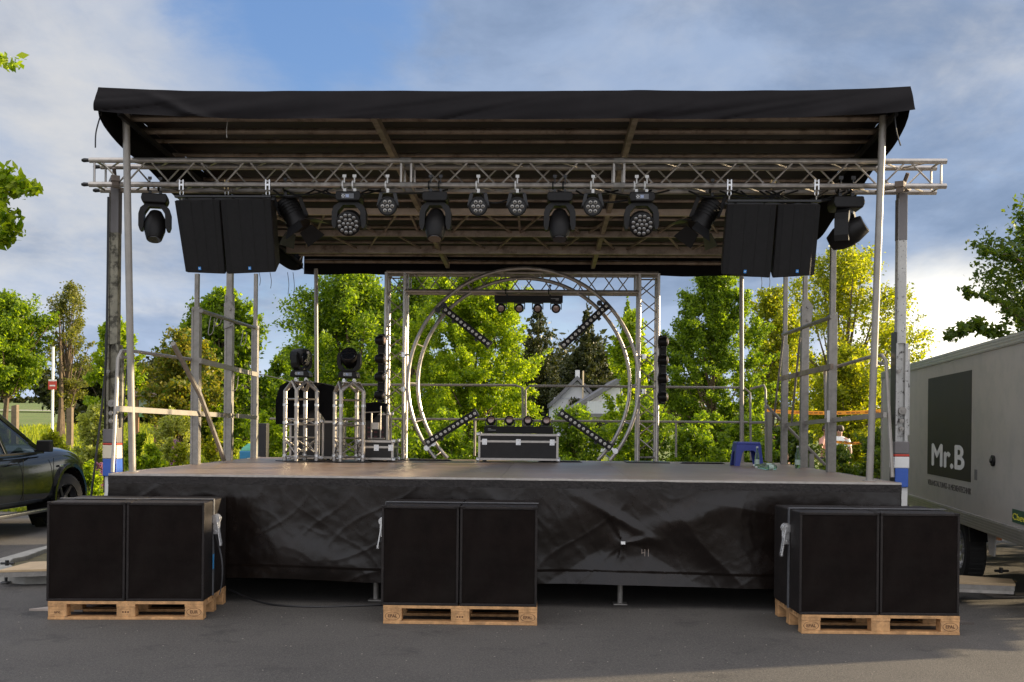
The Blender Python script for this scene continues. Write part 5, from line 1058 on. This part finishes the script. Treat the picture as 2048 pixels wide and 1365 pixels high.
k = MB(); k.b2(-.012, TL + .012, -.014, .03, Z1 - .0895, Z1).b2(-.012, TL + .012, TW - .03, TW + .014, Z1 - .0895, Z1)
for i in range(3): k.b2(-.012, TL + .012, -.020, -.0145, Z1 - .08 + i * .027, Z1 - .066 + i * .027)
k.build('roof_rail', alu, tr); MB().b2(0, TL, .03, TW - .03, Z1 - .089, Z1 - .005).build('roof', tgrey, tr)
k = MB(); k.b2(-.01, TL + .01, -.018, .03, Z0 - .13, Z0)
for i in range(5): k.b2(-.01, TL + .01, -.024, -.0185, Z0 - .125 + i * .025, Z0 - .112 + i * .025)
k.build('side_skirt_rail', alu, tr)
MB().b2(-.02, .05, -.012, 0.0, Z0, Z1 - .0895).build('corner_profile', alu, tr)
MB().b2(.05, TL - .05, .10, TW - .1, Z0 - .16, Z0 - .131).b2(.2, TL - .2, .5, .6, Z0 - .3, Z0 - .161).b2(.2, TL - .2, 1.5, 1.6, Z0 - .3, Z0 - .161).build('chassis', blackm, tr)
a, b, c_, d__ = TP(1857, 754), TP(1944, 745), TP(1942, 965), TP(1855, 948)
px0, px1 = (a.x + d__.x) / 2, (b.x + c_.x) / 2; pz0, pz1 = (c_.z + d__.z) / 2, (a.z + b.z) / 2
lp = MB().b2(px0, px1, -.003, -.0005, pz0, pz1).build('logo_panel', mat('logo_black', (.022, .017, .014), .5, 0, .15, 3, spec=.2), tr)
q0, q1_ = TP(1864, 910), TP(1930, 920); tw_ = q1_.x - q0.x; hgt = TP(1880, 888).z - TP(1880, 930).z
def fit(s, x0, x1, zc_, h, m, nm, par, bold=.0, y=-.0045):
    o = text(s, 1.0, Matrix.Identity(4), m, par, name=nm, ext=.0006)
    if bold:
        v0 = [v.co.copy() for v in o.data.vertices]; f0 = [tuple(p.vertices) for p in o.data.polygons]; vv, ff = [], []
        for i, (dx, dz) in enumerate(((-bold, 0), (bold, 0), (0, bold * .7), (0, -bold * .7))):
            ff += [tuple(k + len(vv) for k in f) for f in f0]; vv += [(q.x + dx, q.y - i * .0012, q.z + dz) for q in v0]
        me_ = bpy.data.meshes.new(nm); me_.from_pydata(vv, [], ff); me_.materials.append(m); o.data = me_
    xs3 = [v.co.x for v in o.data.vertices]; zs3 = [v.co.z for v in o.data.vertices]
    sx_ = (x1 - x0) / (max(xs3) - min(xs3)); sz_ = h / (max(zs3) - min(zs3)); mx, mz = min(xs3), (max(zs3) + min(zs3)) / 2
    for v in o.data.vertices: v.co = Vector((x0 + (v.co.x - mx) * sx_, y + v.co.y * .5, zc_ + (v.co.z - mz) * sz_))
    return o
fit('Mr.B', q0.x, q1_.x, (TP(1864, 886).z + TP(1868, 930).z) / 2 - .01, TP(1866, 886).z - TP(1866, 931).z, mat('logo_white', (.66, .65, .62), .5), 'logo_lettering', lp, bold=.035)
q0, q1_ = TP(1856, 972), TP(1943, 983); fit('VERANSTALTUNGS- & MEDIENTECHNIK', q0.x, q1_.x, TP(1900, 974).z, .062, mat('dark_print', (.07, .06, .055), .5), 'company_lettering', tr, bold=.004, y=-.0015)
q = TP(1988, 922); MB().lathe([(.05, 0), (.05, .02), (.035, .022)], 18, T((q.x, -.001, q.z)) @ RX(90)).lathe([(.022, .022), (.018, .035)], 12, T((q.x, -.001, q.z)) @ RX(90)).build('lock_cap', blackp, tr, smooth=True)
q = TP(1952, 950); MB().b2(q.x - .045, q.x + .045, -.004, -.001, q.z - .05, q.z + .05).build('vent_plate', mat('plate_grey', (.12, .115, .11), .5), tr)
q0, q1_ = TP(2027, 1030), TP(2060, 1040); sg = MB().b2(q0.x - .02, q1_.x + .03, -.005, -.001, q0.z - .06, q0.z + .05).build('maker_sticker', mat('dark_green_sticker', (.02, .07, .04), .4), tr, bevel=.001)
fit('Cheval', q0.x, q1_.x, q0.z - .01, .055, mat('yellow_print', (.65, .60, .05), .5), 'sticker_lettering', sg, bold=.01, y=-.006)
# wheels, mudguards
def wheel(parent, x, y, z, R_, wd, face, tyre_m=None, axis='y', M=None):
    M = M or T((x, y, z)); 
    A = M @ RX(90 if face < 0 else -90)
    ty = MB().lathe([(R_ * .62, -wd / 2), (R_ * .9, -wd / 2), (R_, -wd * .36), (R_, wd * .36), (R_ * .9, wd / 2), (R_ * .62, wd / 2)], 40, A, False)
    for k in range(36): ty.box(A @ Vector((R_ * math.cos(k * math.pi / 18), R_ * math.sin(k * math.pi / 18), 0)), (.012, wd * .7, .012))
    w = MB().lathe([(.01, -wd * .2), (R_ * .6, -wd * .2)], 6, A).build('wheel', blackm, parent)
    ty.build('tyre', mat('tyre_rubber', (.018, .017, .016), .8, 0, .2, 20), w, smooth=True)
    rim = MB().lathe([(R_ * .62, wd * .42), (R_ * .58, wd * .44), (R_ * .55, wd * .2), (R_ * .5, wd * .12), (R_ * .61, -wd * .1)], 32, A, False)
    for k in range(6):
        a = k * math.pi / 3
        rim.hexa([A @ Vector(v) for v in [(-R_ * .07 * math.cos(a + 1.57) + R_ * .1 * math.cos(a), -R_ * .07 * math.sin(a + 1.57) + R_ * .1 * math.sin(a), wd * .12), (R_ * .07 * math.cos(a + 1.57) + R_ * .1 * math.cos(a), R_ * .07 * math.sin(a + 1.57) + R_ * .1 * math.sin(a), wd * .12), (R_ * .05 * math.cos(a + 1.57) + R_ * .57 * math.cos(a), R_ * .05 * math.sin(a + 1.57) + R_ * .57 * math.sin(a), wd * .3), (-R_ * .05 * math.cos(a + 1.57) + R_ * .57 * math.cos(a), -R_ * .05 * math.sin(a + 1.57) + R_ * .57 * math.sin(a), wd * .3), (-R_ * .07 * math.cos(a + 1.57) + R_ * .1 * math.cos(a), -R_ * .07 * math.sin(a + 1.57) + R_ * .1 * math.sin(a), wd * .28), (R_ * .07 * math.cos(a + 1.57) + R_ * .1 * math.cos(a), R_ * .07 * math.sin(a + 1.57) + R_ * .1 * math.sin(a), wd * .28), (R_ * .05 * math.cos(a + 1.57) + R_ * .57 * math.cos(a), R_ * .05 * math.sin(a + 1.57) + R_ * .57 * math.sin(a), wd * .42), (-R_ * .05 * math.cos(a + 1.57) + R_ * .57 * math.cos(a), -R_ * .05 * math.sin(a + 1.57) + R_ * .57 * math.sin(a), wd * .42)]])
    rim.lathe([(R_ * .16, wd * .1), (R_ * .16, wd * .4), (R_ * .08, wd * .44)], 16, A); rim.build('rim', steel if tyre_m is None else tyre_m, w, smooth=True); return w
# px 1915 is the visible wheel
wx = TP(1905, 1090).x
for x in (wx, wx - .85):
    for y, fc_ in ((.16, -1), (TW - .16, 1)): wheel(tr, x, y, .33, .33, .19, fc_)
MB().prism([(wx - 1.3, Z0 - .16), (wx - 1.2, Z0 - .13), (wx + .40, Z0 - .13), (wx + .46, Z0 - .30), (wx + .42, Z0 - .30), (wx + .37, Z0 - .15), (wx - 1.2, Z0 - .15)], .06, .28).build('mudguard', blackp, tr)
q = TP(1971, 1080); MB().prism([(q.x - .14, Z0 - .135), (q.x + .14, Z0 - .135), (q.x + .10, Z0 - .34), (q.x - .07, Z0 - .34)], .05, .06).build('mud_flap', mat('pale_grey_plastic', (.36, .36, .35), .6), tr)
q = TP(1985, 1068); MB().b2(q.x + .05, q.x + .11, .02, .05, Z0 - .17, Z0 - .131).build('side_marker', mat('amber_lens', (.5, .16, .03), .3), tr)
MB().b2(.1, .16, 0.2, 1.9, .35, .47).tube([(.3, .3, .05), (.3, .3, Z0 - .1)], .03).build('rear_bumper', alu, tr)
# ------------------------------------------------------------------ car
def make_car():
    # local: +x forward, +y left, z up. right side faces the camera (-y)
    hd = math.radians(88); near_y = -.93
    root_p = Vector((-7.52, 14.35, 0)); r = empty('parked_car', root_p, hd, 'black pickup style car parked at the left behind the subwoofers', 'car')
    paint = mat('black_car_paint', (.004, .005, .006), .14, 0, .05, 2, spec=.35, coat=0.35); paint.node_tree.nodes['Principled BSDF'].inputs['Coat Roughness'].default_value = .02
    st_ = [(-3.0, .84, .42, .95, 1.02), (-2.6, .92, .36, 1.02, 1.09), (-1.5, .94, .34, 1.04, 1.10), (-.3, .945, .34, 1.05, 1.11), (.35, .945, .34, 1.06, 1.13), (.75, .94, .34, 1.08, 1.17), (1.2, .935, .36, 1.10, 1.18), (1.6, .92, .38, 1.06, 1.14), (1.9, .87, .42, .98, 1.06), (2.06, .76, .46, .82, .92), (2.12, .60, .50, .66, .74)]
    m = MB(); n = None; rings = []
    for x, w, zb, zs, zt in st_:
        half = [(0, zb), (w * .82, zb), (w * .97, zb + .06), (w, zb + .20), (w * 1.0, (zb + zs) / 2), (w * .985, zs - .10), (w * .93, zs), (w * .80, zt - .01), (w * .4, zt + .025), (0, zt + .03)]
        rings.append([(x, -y, z) for y, z in half] + [(x, y, z) for y, z in reversed(half[1:-1])])
    n = len(rings[0]); m.add([p for rg in rings for p in rg], [(i * n + k, i * n + (k + 1) % n, (i + 1) * n + (k + 1) % n, (i + 1) * n + k) for i in range(len(rings) - 1) for k in range(n)] + [tuple(range(n)), tuple((len(rings) - 1) * n + k for k in range(n - 1, -1, -1))])
    body = m.build('body', paint, r, smooth=True, recalc=True)
    ss = body.modifiers.new('s', 'SUBSURF'); ss.levels = 3; ss.render_levels = 3; fwx, rwx = 1.22, -2.05
    bpy.context.view_layer.update(); dg = bpy.context.evaluated_depsgraph_get(); me = bpy.data.meshes.new_from_object(body.evaluated_get(dg)); body.modifiers.clear(); body.data = me
    import bmesh
    bmh = bmesh.new(); bmh.from_mesh(me); AR = .47
    def inside(c): return abs(c.y) > .55 and any(math.hypot(c.x - wx_, c.z - .40) < AR for wx_ in (fwx, rwx))
    bmesh.ops.delete(bmh, geom=[f for f in bmh.faces if inside(f.calc_center_median())], context='FACES')
    for v in bmh.verts:
        if v.is_boundary and abs(v.co.y) > .5:
            wx_ = fwx if abs(v.co.x - fwx) < abs(v.co.x - rwx) else rwx; dx, dz = v.co.x - wx_, v.co.z - .40; q = math.hypot(dx, dz)
            if q < AR * 1.35: v.co.x = wx_ + dx / q * AR; v.co.z = .40 + dz / q * AR
    bmh.to_mesh(me); bmh.free()
    for wx_ in (fwx, rwx):
        for s_ in (-1, 1): MB().grid(lambda u, v: Vector((wx_ + (AR + .01) * math.cos(math.radians(-30 + 240 * u)), s_ * (.55 + .37 * v), .40 + (AR + .01) * math.sin(math.radians(-30 + 240 * u)))), 28, 1).lathe([(.01, 0), (AR, 0)], 24, T((wx_, s_ * .56, .40)) @ RX(90)).build('wheel_well', blackp, r)
    # cabin
    gl = [(-1.15, 1.08, 1.10), (-.95, 1.60, .70), (-.3, 1.68, .68), (.0, 1.66, .67), (.80, 1.17, .80)]
    def roofline(x): return float(np.interp(x, [g[0] for g in gl], [g[1] for g in gl]))
    def pillar(a, b, w=.07, nm='pillar'): return MB().bar(a, b, w, .05, up=(0, 1, 0)).build(nm, paint, r, bevel=.012)
    for s_ in (-1, 1):
        pillar((.86, s_ * .82, 1.13), (.02, s_ * .66, 1.63)); pillar((-.12, s_ * .87, 1.08), (-.22, s_ * .68, 1.62), nm='pillar'); pillar((-1.15, s_ * .87, 1.08), (-1.05, s_ * .68, 1.60))
        MB().tube([(.02, s_ * .66, 1.645), (-.3, s_ * .665, 1.665), (-1.05, s_ * .67, 1.62)], .035, 8).build('roof_edge', paint, r, smooth=True)
        MB().add([(.80, s_ * .845, 1.12), (-.11, s_ * .875, 1.10), (-.20, s_ * .69, 1.60), (.02, s_ * .675, 1.60)], [(0, 1, 2, 3)]).build('front_side_window', carglass, r)
        MB().add([(-.17, s_ * .875, 1.10), (-1.12, s_ * .875, 1.10), (-1.04, s_ * .68, 1.58), (-.25, s_ * .69, 1.60)], [(0, 1, 2, 3)]).build('rear_side_window', carglass, r)
        MB().bar((.84, s_ * .90, 1.105), (-1.15, s_ * .92, 1.085), .03, .035, up=(0, 1, 0)).build('window_trim', blackp, r, bevel=.005)
        ms_ = MB().box((.60, s_ * 1.04, 1.20), (.10, .20, .16)).box((.64, s_ * 1.04, 1.20), (.08, .16, .12)).bar((.62, s_ * .88, 1.13), (.64, s_ * 1.0, 1.16), .06, .03).build('side_mirror', blackp, r, bevel=.03)
        hdm = MB().tube([(-.22, s_ * .955, .97), (-.20, s_ * .985, .975), (-.05, s_ * .99, .98), (-.02, s_ * .96, .98)], .014, 8).build('door_handle', paint, r, smooth=True)
        MB().bar((.72, s_ * .946, .46), (.70, s_ * .945, 1.02), .006, .006).bar((-.16, s_ * .949, .46), (-.16, s_ * .940, 1.02), .006, .006).build('door_gap', blackp, r)
        MB().bar((.72, s_ * .96, .30), (-1.5, s_ * .96, .30), .16, .035).build('side_step', mat('step_plastic', (.03, .03, .032), .45), r, bevel=.01)
        MB().bar((.70, s_ * 1.035, .322), (-1.5, s_ * 1.035, .322), .012, .012).build('step_trim', steel, r)
        ar = MB()
        for k in range(20):
            a0, a1 = math.radians(-20 + 220 * k / 20), math.radians(-20 + 220 * (k + 1) / 20); ar.bar((fwx + .50 * math.cos(a0), s_ * .945, .40 + .50 * math.sin(a0)), (fwx + .50 * math.cos(a1), s_ * .945, .40 + .50 * math.sin(a1)), .05, .06, up=(0, 1, 0))
        ar.build('wheel_arch_trim', paint, r, smooth=True)
        MB().box((.93, s_ * .955, .90), (.10, .012, .03)).build('side_badge', steel, r, bevel=.004)
    MB().add([(.86, -.80, 1.15), (.86, .80, 1.15), (.03, .64, 1.64), (.03, -.64, 1.64)], [(0, 1, 2, 3)]).build('windscreen', carglass, r)
    MB().add([(-1.18, -.84, 1.1), (-1.18, .84, 1.1), (-1.07, .64, 1.6), (-1.07, -.64, 1.6)], [(0, 1, 2, 3)]).build('rear_window', carglass, r)
    MB().grid(lambda u, v: Vector((.02 - 1.09 * u, -.67 + 1.34 * v, 1.635 + .05 * math.sin(u * 2.8) + .02 * math.sin(v * 3.14))), 8, 8).build('roof', paint, r, smooth=True)
    for y in (-.4, .4): MB().box((-.35, y, 1.12), (.14, .42, .42)).box((-.37, y, 1.40), (.10, .24, .16)).build('seat', blackp, r, bevel=.04)
    MB().lathe([(.16, -.01), (.175, 0), (.16, .01)], 20, T((.25, .4, 1.12)) @ RY(-65)).build('steering_wheel', blackp, r, smooth=True)
    MB().b2(.30, .84, -.72, .72, 1.04, 1.13).build('dashboard', blackp, r, bevel=.03)
    for s_ in (-1, 1): 
        MB().lathe([(.02, -.02), (.12, 0), (.10, .06)], 16, T((1.93, s_ * .70, .88)) @ Matrix.Diagonal((.8, 1, .7, 1)) @ RY(70)).build('headlight', glassd, r, smooth=True)
    for o in kids(r):
        if o.name.split('.')[0] in ('pillar', 'roof_edge', 'front_side_window', 'rear_side_window', 'window_trim', 'side_mirror', 'windscreen', 'rear_window', 'roof', 'seat', 'steering_wheel', 'dashboard', 'door_handle'): o.location.x = -.36
    dk = mat('dark_rim', (.04, .04, .042), .4, .3, .1)
    wheel(r, 0, 0, 0, .385, .24, -1, dk, M=T((fwx, -.80, .387)) @ RZ(-14)); wheel(r, 0, 0, 0, .385, .24, 1, dk, M=T((fwx, .80, .387)) @ RZ(-14))
    wheel(r, rwx, -.82, .387, .385, .24, -1, dk); wheel(r, rwx, .82, .387, .385, .24, 1, dk)
    return r
make_car()
# ------------------------------------------------------------------ background things
def sign_():
    b = P(105, 820, 48); b.z = hill(b.x, 48); r = empty('stop_sign_pole', b, .2, 'tall pale pole with a small red and white sign in the field', 'sign')
    zt = P(105, 694, 48).z - b.z; zs = P(105, 770, 48).z - b.z; MB().tube([(0, 0, -.1), (0, 0, zt)], .06, 10).build('pole', whitep, r, smooth=True)
    s = MB().b2(-.18, .18, -.08, -.062, zs - .22, zs + .16).build('sign_plate', redp, r); MB().b2(-.17, .17, -.08, -.062, zs + .162, zs + .24).build('white_plate', whitep, r); MB().b2(-.12, .12, -.083, -.0805, zs - .07, zs - .01).build('white_bar', whitep, s)
sign_()
def kiosk():
    Y = 36; b = P(312, 860, Y); b.z = hill(b.x, Y); r = empty('information_board', b, 0, 'wooden information board with brown roof and two map panels in the garden', 'information board')
    x0, x1 = P(272, 800, Y).x - b.x, P(352, 800, Y).x - b.x; zt, zr, zb = P(312, 783, Y).z - b.z, P(312, 794, Y).z - b.z, P(312, 814, Y).z - b.z - .1
    wd = mat('brown_wood', (.16, .08, .05), .7, 0, .2, 8)
    MB().hexa([(x0 - .12, -.4, zr), (x1 + .12, -.4, zr), (x1 + .12, .4, zr), (x0 - .12, .4, zr), (x0, -.1, zt + .02), (x1, -.1, zt + .02), (x1, .1, zt + .02), (x0, .1, zt + .02)]).build('roof', mat('kiosk_roof', (.13, .08, .075), .7, 0, .15, 6), r)
    for x in (x0 + .05, (x0 + x1) / 2, x1 - .05): MB().b2(x - .05, x + .05, -.05, .05, 0, zr).build('post', mat('amber_wood', (.20, .11, .05), .7, 0, .2, 6), r)
    mp = mat('map_panel', (.30, .36, .28), .5, 0, .5, 2.2, stain_shade=(.12, .30, .08), sscale=2.5, sth=(.5, .6))
    for a, c in ((x0 + .11, (x0 + x1) / 2 - .06), ((x0 + x1) / 2 + .06, x1 - .11)): MB().b2(a, c, -.03, .02, zb - .25, zr - .06).build('map_panel', mp, r)
kiosk()
for i, (px_, y0, y1, Y, lb) in enumerate(((30, 810, 838, 40, 'short weathered wooden fence post behind the car'), (140, 815, 838, 42, 'short wooden fence post behind the silvery bush'))):
    b = P(px_, y1, Y); b.z = hill(b.x, Y); r = empty('fence_post', b, 0, lb, 'post'); MB().hexa([(-.11, -.11, -.1), (.11, -.11, -.1), (.11, .11, -.1), (-.11, .11, -.1), (-.10, -.10, P(px_, y0, Y).z - b.z - .05), (.10, -.10, P(px_, y0, Y).z - b.z), (.10, .10, P(px_, y0, Y).z - b.z), (-.10, .10, P(px_, y0, Y).z - b.z - .05)]).build('stake', mat('weathered_wood', (.16, .12, .08), .85, 0, .25, 8), r)
b = P(8, 798, 180); b.z = hill(b.x, 180); r = empty('utility_pole', b, .3, 'tiny far utility pole on the horizon at the left edge', 'utility pole'); MB().tube([(0, 0, -.3), (0, 0, P(8, 778, 180).z - b.z)], .12, 6).bar((-.9, 0, P(8, 780, 180).z - b.z), (.9, 0, P(8, 780, 180).z - b.z), .12).build('pole', bark, r)
# bin and case on the ground behind the left posts
b = P(505, 905, 19.5); b.z = 0; r = empty('waste_bin', b, 0, 'blue wheeled bin with green bags on top behind the left side post', 'bin')
zt = P(505, 902, 19.5).z; MB().hexa([(-.16, -.16, 0), (.16, -.16, 0), (.16, .16, 0), (-.16, .16, 0), (-.20, -.18, zt), (.20, -.18, zt), (.20, .18, zt), (-.20, .18, zt)]).build('body', mat('teal_blue_bin', (.03, .20, .38), .5), r, bevel=.02)
MB().grid(lambda u, v: Vector((-.19 + .38 * u, -.17 + .34 * v, zt + .002 + .13 * math.sin(math.pi * u) ** .5 * math.sin(math.pi * v) ** .5 * (1 + .3 * noise.noise(Vector((u * 5, v * 5, 0)))))), 16, 16).build('green_bag', mat('green_bag', (.06, .30, .20), .35), r, smooth=True)
b = P(527, 905, 17.6); b.z = 0; r = empty('monitor_case', b, 0, 'black upright case on a stand behind the left back corner of the stage', 'case'); zt = P(527, 847, 17.6).z
MB().b2(-.07, .07, -.1, .1, .9, zt).build('body', casep, r, bevel=.01); MB().tube([(0, 0, 0), (0, 0, .9)], .02).b2(-.2, .2, -.2, .2, 0, .01).build('stand', blackm, r)
# house -------------------------------------------------------------------
def house():
    Y = 56; hw_ = mat('white_render', (.62, .63, .64), .8, 0, .04, 2); rf = mat('grey_roof_tiles', (.14, .14, .15), .7, 0, .2, 6); pan = mat('pale_board', (.50, .52, .56), .7, 0, .06, 4)
    for lb, xa, xp, xb, ye, yp, Yh, win in (('white gabled house behind the truss circle, left one', 1104, 1154, 1240, 812, 762, 56, True), ('white gabled house partly hidden by leaves, nearer and right one', 1128, 1250, 1272, 834, 760, 50, False)):
        A, Pk, B = P(xa, ye, Yh), P(xp, yp, Yh), P(xb, ye, Yh); zg = hill(0, Yh); o = Vector((Pk.x, Yh, zg)); r = empty('gabled_house', o, 0, lb, 'house', 'white houses behind the stage')
        ax, bx, ze, zp = A.x - o.x, (B.x - o.x), A.z - zg, Pk.z - zg
        if win: bx = -ax * 1.15
        wall = MB().prism([(ax, 0), (bx, 0), (bx, zp + (zp - ze) / ax * bx), (0, zp), (ax, ze)], 0, 9).build('wall', hw_, r)
        t = .22
        for s_, ex in ((-1, ax), (1, bx)):
            sl_ = (ze - zp) / ax * (1 if s_ < 0 else -1); d_x = ex * 1.07; m = MB().prism([(0, zp + .03), (d_x, zp + .03 + sl_ * d_x), (d_x, zp + .03 + t + sl_ * d_x), (0, zp + t + .03)], -.35, 9.3).build('roof_slope', rf, r)
        if win:
            MB().b2(-.05 - .4, .75, -.04, -.002, ze - .9, ze + .35).build('window', mat('beige_shutter', (.42, .38, .34), .6), r); MB().b2(ax + .1, bx - .1, -.03, -.001, ze + .38, ze + .44).build('facade_joint', pan, r)
            MB().b2(-.05, .18, .6, .9, zp - .2, zp + .6).build('chimney', hw_, r)
        else:
            bl = MB(); x0, x1 = P(1172, 826, Yh).x - o.x, P(1225, 826, Yh).x - o.x + 1.2; z0, z1 = P(1180, 828, Yh).z - zg, P(1180, 804, Yh).z - zg
            for k in range(22): bl.b2(x0 + (x1 - x0) * k / 22, x0 + (x1 - x0) * k / 22 + .1, -.9, -.87, z0, z1)
            bl.build('balcony_railing', pan, r); MB().b2(x0, x1, -.92, -.001, z0 - .16, z0 - .001).build('balcony_slab', rf, r)
            MB().b2(ax * .55, ax * .15, -.03, -.001, z0 - 1.6, z0 - .4).build('window', glassd, r)
house()
b = P(1161, 768, 57.2); r = empty('flag_pole', (b.x, 57.2 - 2, hill(0, 57)), 0, 'thin pale mast rising beside the chimney of the white house', 'mast'); MB().tube([(0, 0, 0), (0, 0, P(1161, 742, 55.2).z - hill(0, 57))], .05, 6).build('mast', mat('sunlit_pole', (.5, .4, .25), .5), r)  # mast in one even tan colour
# barrier tape ----------------------------------------------------------------
def tape(lb, p, q, Y, w):
    a, b = P(*p, Y), P(*q, Y); o = a.copy(); o.z = (a.z + b.z) / 2; r = empty('barrier_tape', o, 0, lb, 'tape', 'orange barrier tapes')
    m = mat('orange_tape', (.95, .36, .02), .5, 0, .05, 3); L_ = (b - a)
    MB().grid(lambda u, v: Vector((L_.x * u, .03 * math.sin(u * 9), L_.z * u + (a.z - o.z) - .05 * math.sin(math.pi * u) + w * (v - .5))), 30, 1).build('band', m, r)
    k = MB()
    for i in range(7):
        u = (i + .35) / 7; x = L_.x * u; z = L_.z * u + (a.z - o.z) - .05 * math.sin(math.pi * u)
        for j in range(3): k.b2(x + j * .10, x + j * .10 + .075, -.036 + 0 * j, -.034, z - w * .13, z + w * .13)
    k.build('print', mat('dark_brown_print', (.20, .07, .02), .6), r)
tape('upper orange barrier tape stretched behind the right side posts', (1530, 822), (1790, 821), 21, .075); tape('lower orange barrier tape in front of the people', (1662, 882), (1745, 882), 21, .05)
for px_ in (1532, 1786):
    b = P(px_, 900, 21); r = empty('tape_post', (b.x, 21.05, 0), 0, 'thin dark post holding the %s end of the barrier tapes' % ('left' if px_ < 1600 else 'right'), 'post'); MB().tube([(0, 0, 0), (0, 0, P(px_, 815, 21).z)], .02, 8).build('pole', blackm, r)
# people ------------------------------------------------------------------------
skin = mat('skin', (.42, .24, .17), .5, 0, .05); hair = mat('dark_hair', (.03, .018, .012), .6, 0, .2, 30)
def person(lb, px_, Y, top_m, leg_m, face, arm_b):
    b = P(px_, 900, Y); r = empty('person', (b.x, Y, 0), face, lb, 'person'); H = P(px_, 851, Y).z; k = H / 1.75
    def skn(name, V, E, R, m, root=0):
        me = bpy.data.meshes.new(name); me.from_pydata([tuple(Vector(v) * k) for v in V], E, []); me.materials.append(m); o = bpy.data.objects.new(name, me); COL.objects.link(o); o.parent = r
        s = o.modifiers.new('skin', 'SKIN'); s.use_smooth_shade = True
        for i, q in enumerate(R): me.skin_vertices[0].data[i].radius = (q[0] * k, q[1] * k) if isinstance(q, tuple) else (q * k, q * k)
        me.skin_vertices[0].data[root].use_root = True; u = o.modifiers.new('s', 'SUBSURF'); u.levels = 1; u.render_levels = 1; return o
    ah = arm_b
    V = [(0, 0, .98), (0, 0, 1.18), (0, .0, 1.38), (0, 0, 1.47), (0, -.01, 1.55), (0, -.015, 1.66), (.19, 0, 1.40), (.27, .0, 1.12), (.25, -.10, .90), (.25, -.13, .82), (-.19, 0, 1.40), (-.27, -.04, 1.14), (-.16, -.22, ah), (-.10, -.28, ah + .04), (.09, 0, .90), (.11, -.01, .50), (.11, .02, .08), (.11, -.14, .03), (-.09, 0, .90), (-.11, -.03, .50), (-.11, .0, .08), (-.11, -.16, .03)]
    E = [(0, 1), (1, 2), (2, 3), (3, 4), (4, 5), (2, 6), (6, 7), (7, 8), (8, 9), (2, 10), (10, 11), (11, 12), (12, 13), (0, 14), (14, 15), (15, 16), (16, 17), (0, 18), (18, 19), (19, 20), (20, 21)]
    R = [(.14, .10), (.13, .095), (.15, .10), .055, .075, .085, .06, .042, .032, .03, .06, .042, .032, .03, .085, .055, .04, .035, .085, .055, .04, .035]
    body = skn('body', V, E, R, skin)
    for sx, hb_ in ((1, (.25, -.13, .82)), (-1, (-.10, -.28, ah + .04))):
        for f in range(5):
            o_ = Vector(hb_); a = Vector((sx * (-.03 + .015 * f), -.015, -.03 - .004 * (f % 3))) if sx > 0 else Vector((.03 + .002 * f, -.02 + .008 * f, .015 * f - .03)); skn('finger', [o_, o_ + a * .9, o_ + a * 1.7 + Vector((0, -.01, 0))], [(0, 1), (1, 2)], [.010, .009, .007], skin)
    MB().lathe([(.165 * k, .93 * k), (.165 * k, 1.1 * k), (.185 * k, 1.28 * k), (.20 * k, 1.38 * k), (.13 * k, 1.46 * k), (.07 * k, 1.49 * k)], 20, Matrix.Diagonal((1, .68, 1, 1))).tube([Vector((.17, 0, 1.40)) * k, Vector((.235, 0, 1.24)) * k], [.078 * k, .065 * k], 12).tube([Vector((-.17, 0, 1.40)) * k, Vector((-.24, -.02, 1.25)) * k], [.078 * k, .065 * k], 12).build('shirt', top_m, r, smooth=True)
    MB().lathe([(.10 * k, .52 * k), (.105 * k, .70 * k), (.10 * k, .96 * k)], 14, T((.09 * k, 0, 0))).lathe([(.10 * k, .52 * k), (.105 * k, .70 * k), (.10 * k, .96 * k)], 14, T((-.09 * k, 0, 0))).build('shorts', leg_m, r, smooth=True)
    MB().lathe([(.02 * k, 1.755 * k), (.07 * k, 1.74 * k), (.095 * k, 1.69 * k), (.098 * k, 1.63 * k), (.085 * k, 1.60 * k)], 16, T((0, .012 * k, 0))).build('hair', hair, r, smooth=True)
    f = MB(); 
    for s_ in (-1, 1): f.lathe([(.002, .008), (.010, .004), (.010, -.004), (.002, -.008)], 8, T((s_ * .032 * k, -.095 * k, 1.645 * k)) @ RX(90))
    f.build('eye', blackm, body, smooth=True); MB().add([Vector(v) * k for v in ((0, -.125, 1.60), (-.014, -.098, 1.598), (.014, -.098, 1.598), (0, -.098, 1.645))], [(0, 1, 3), (0, 3, 2), (0, 2, 1)]).build('nose', skin, body)
    MB().b2(-.022 * k, .022 * k, -.099 * k, -.092 * k, 1.572 * k, 1.579 * k).build('mouth', redp, body)
    for s_ in (-1, 1): MB().lathe([(.005, -.02), (.018, 0), (.005, .02)], 8, T((s_ * .088 * k, .0, 1.635 * k))).build('ear', skin, body, smooth=True)
    return r
person('person in a white shirt standing behind the barrier tape', 1679, 23.5, whitep, mat('dark_shorts', (.03, .03, .05), .8), math.radians(-35), 1.18)
person('person in a reddish shirt half hidden behind a side mast and leaves', 1556, 24.5, mat('reddish_shirt', (.42, .14, .10), .7), MATS['dark_shorts'], math.radians(30), 1.05)
person('person in a pink shirt standing behind the rightmost side mast', 1652, 24.2, mat('pink_shirt', (.50, .26, .22), .7), MATS['dark_shorts'], math.radians(40), 1.10)
# tables / tent glow behind hedge at the right
# small debris on the asphalt
rg = random.Random(9)
leafm = mat('dry_leaf2', (.22, .15, .08), .85, 0, .3, 20)
L_ = MB()
for i in range(260):
    x, y = rg.uniform(-4.5, 5), rg.uniform(5.9, 9.0); a = rg.uniform(0, 3.14); s = rg.uniform(.0015, .0055); L_.box((x, y, .002), (s * 2, s, .003), Matrix.Rotation(a, 4, 'Z'))
tag(L_.build('grit', mat('pale_grit', (.30, .27, .23), .9)), kind='stuff')
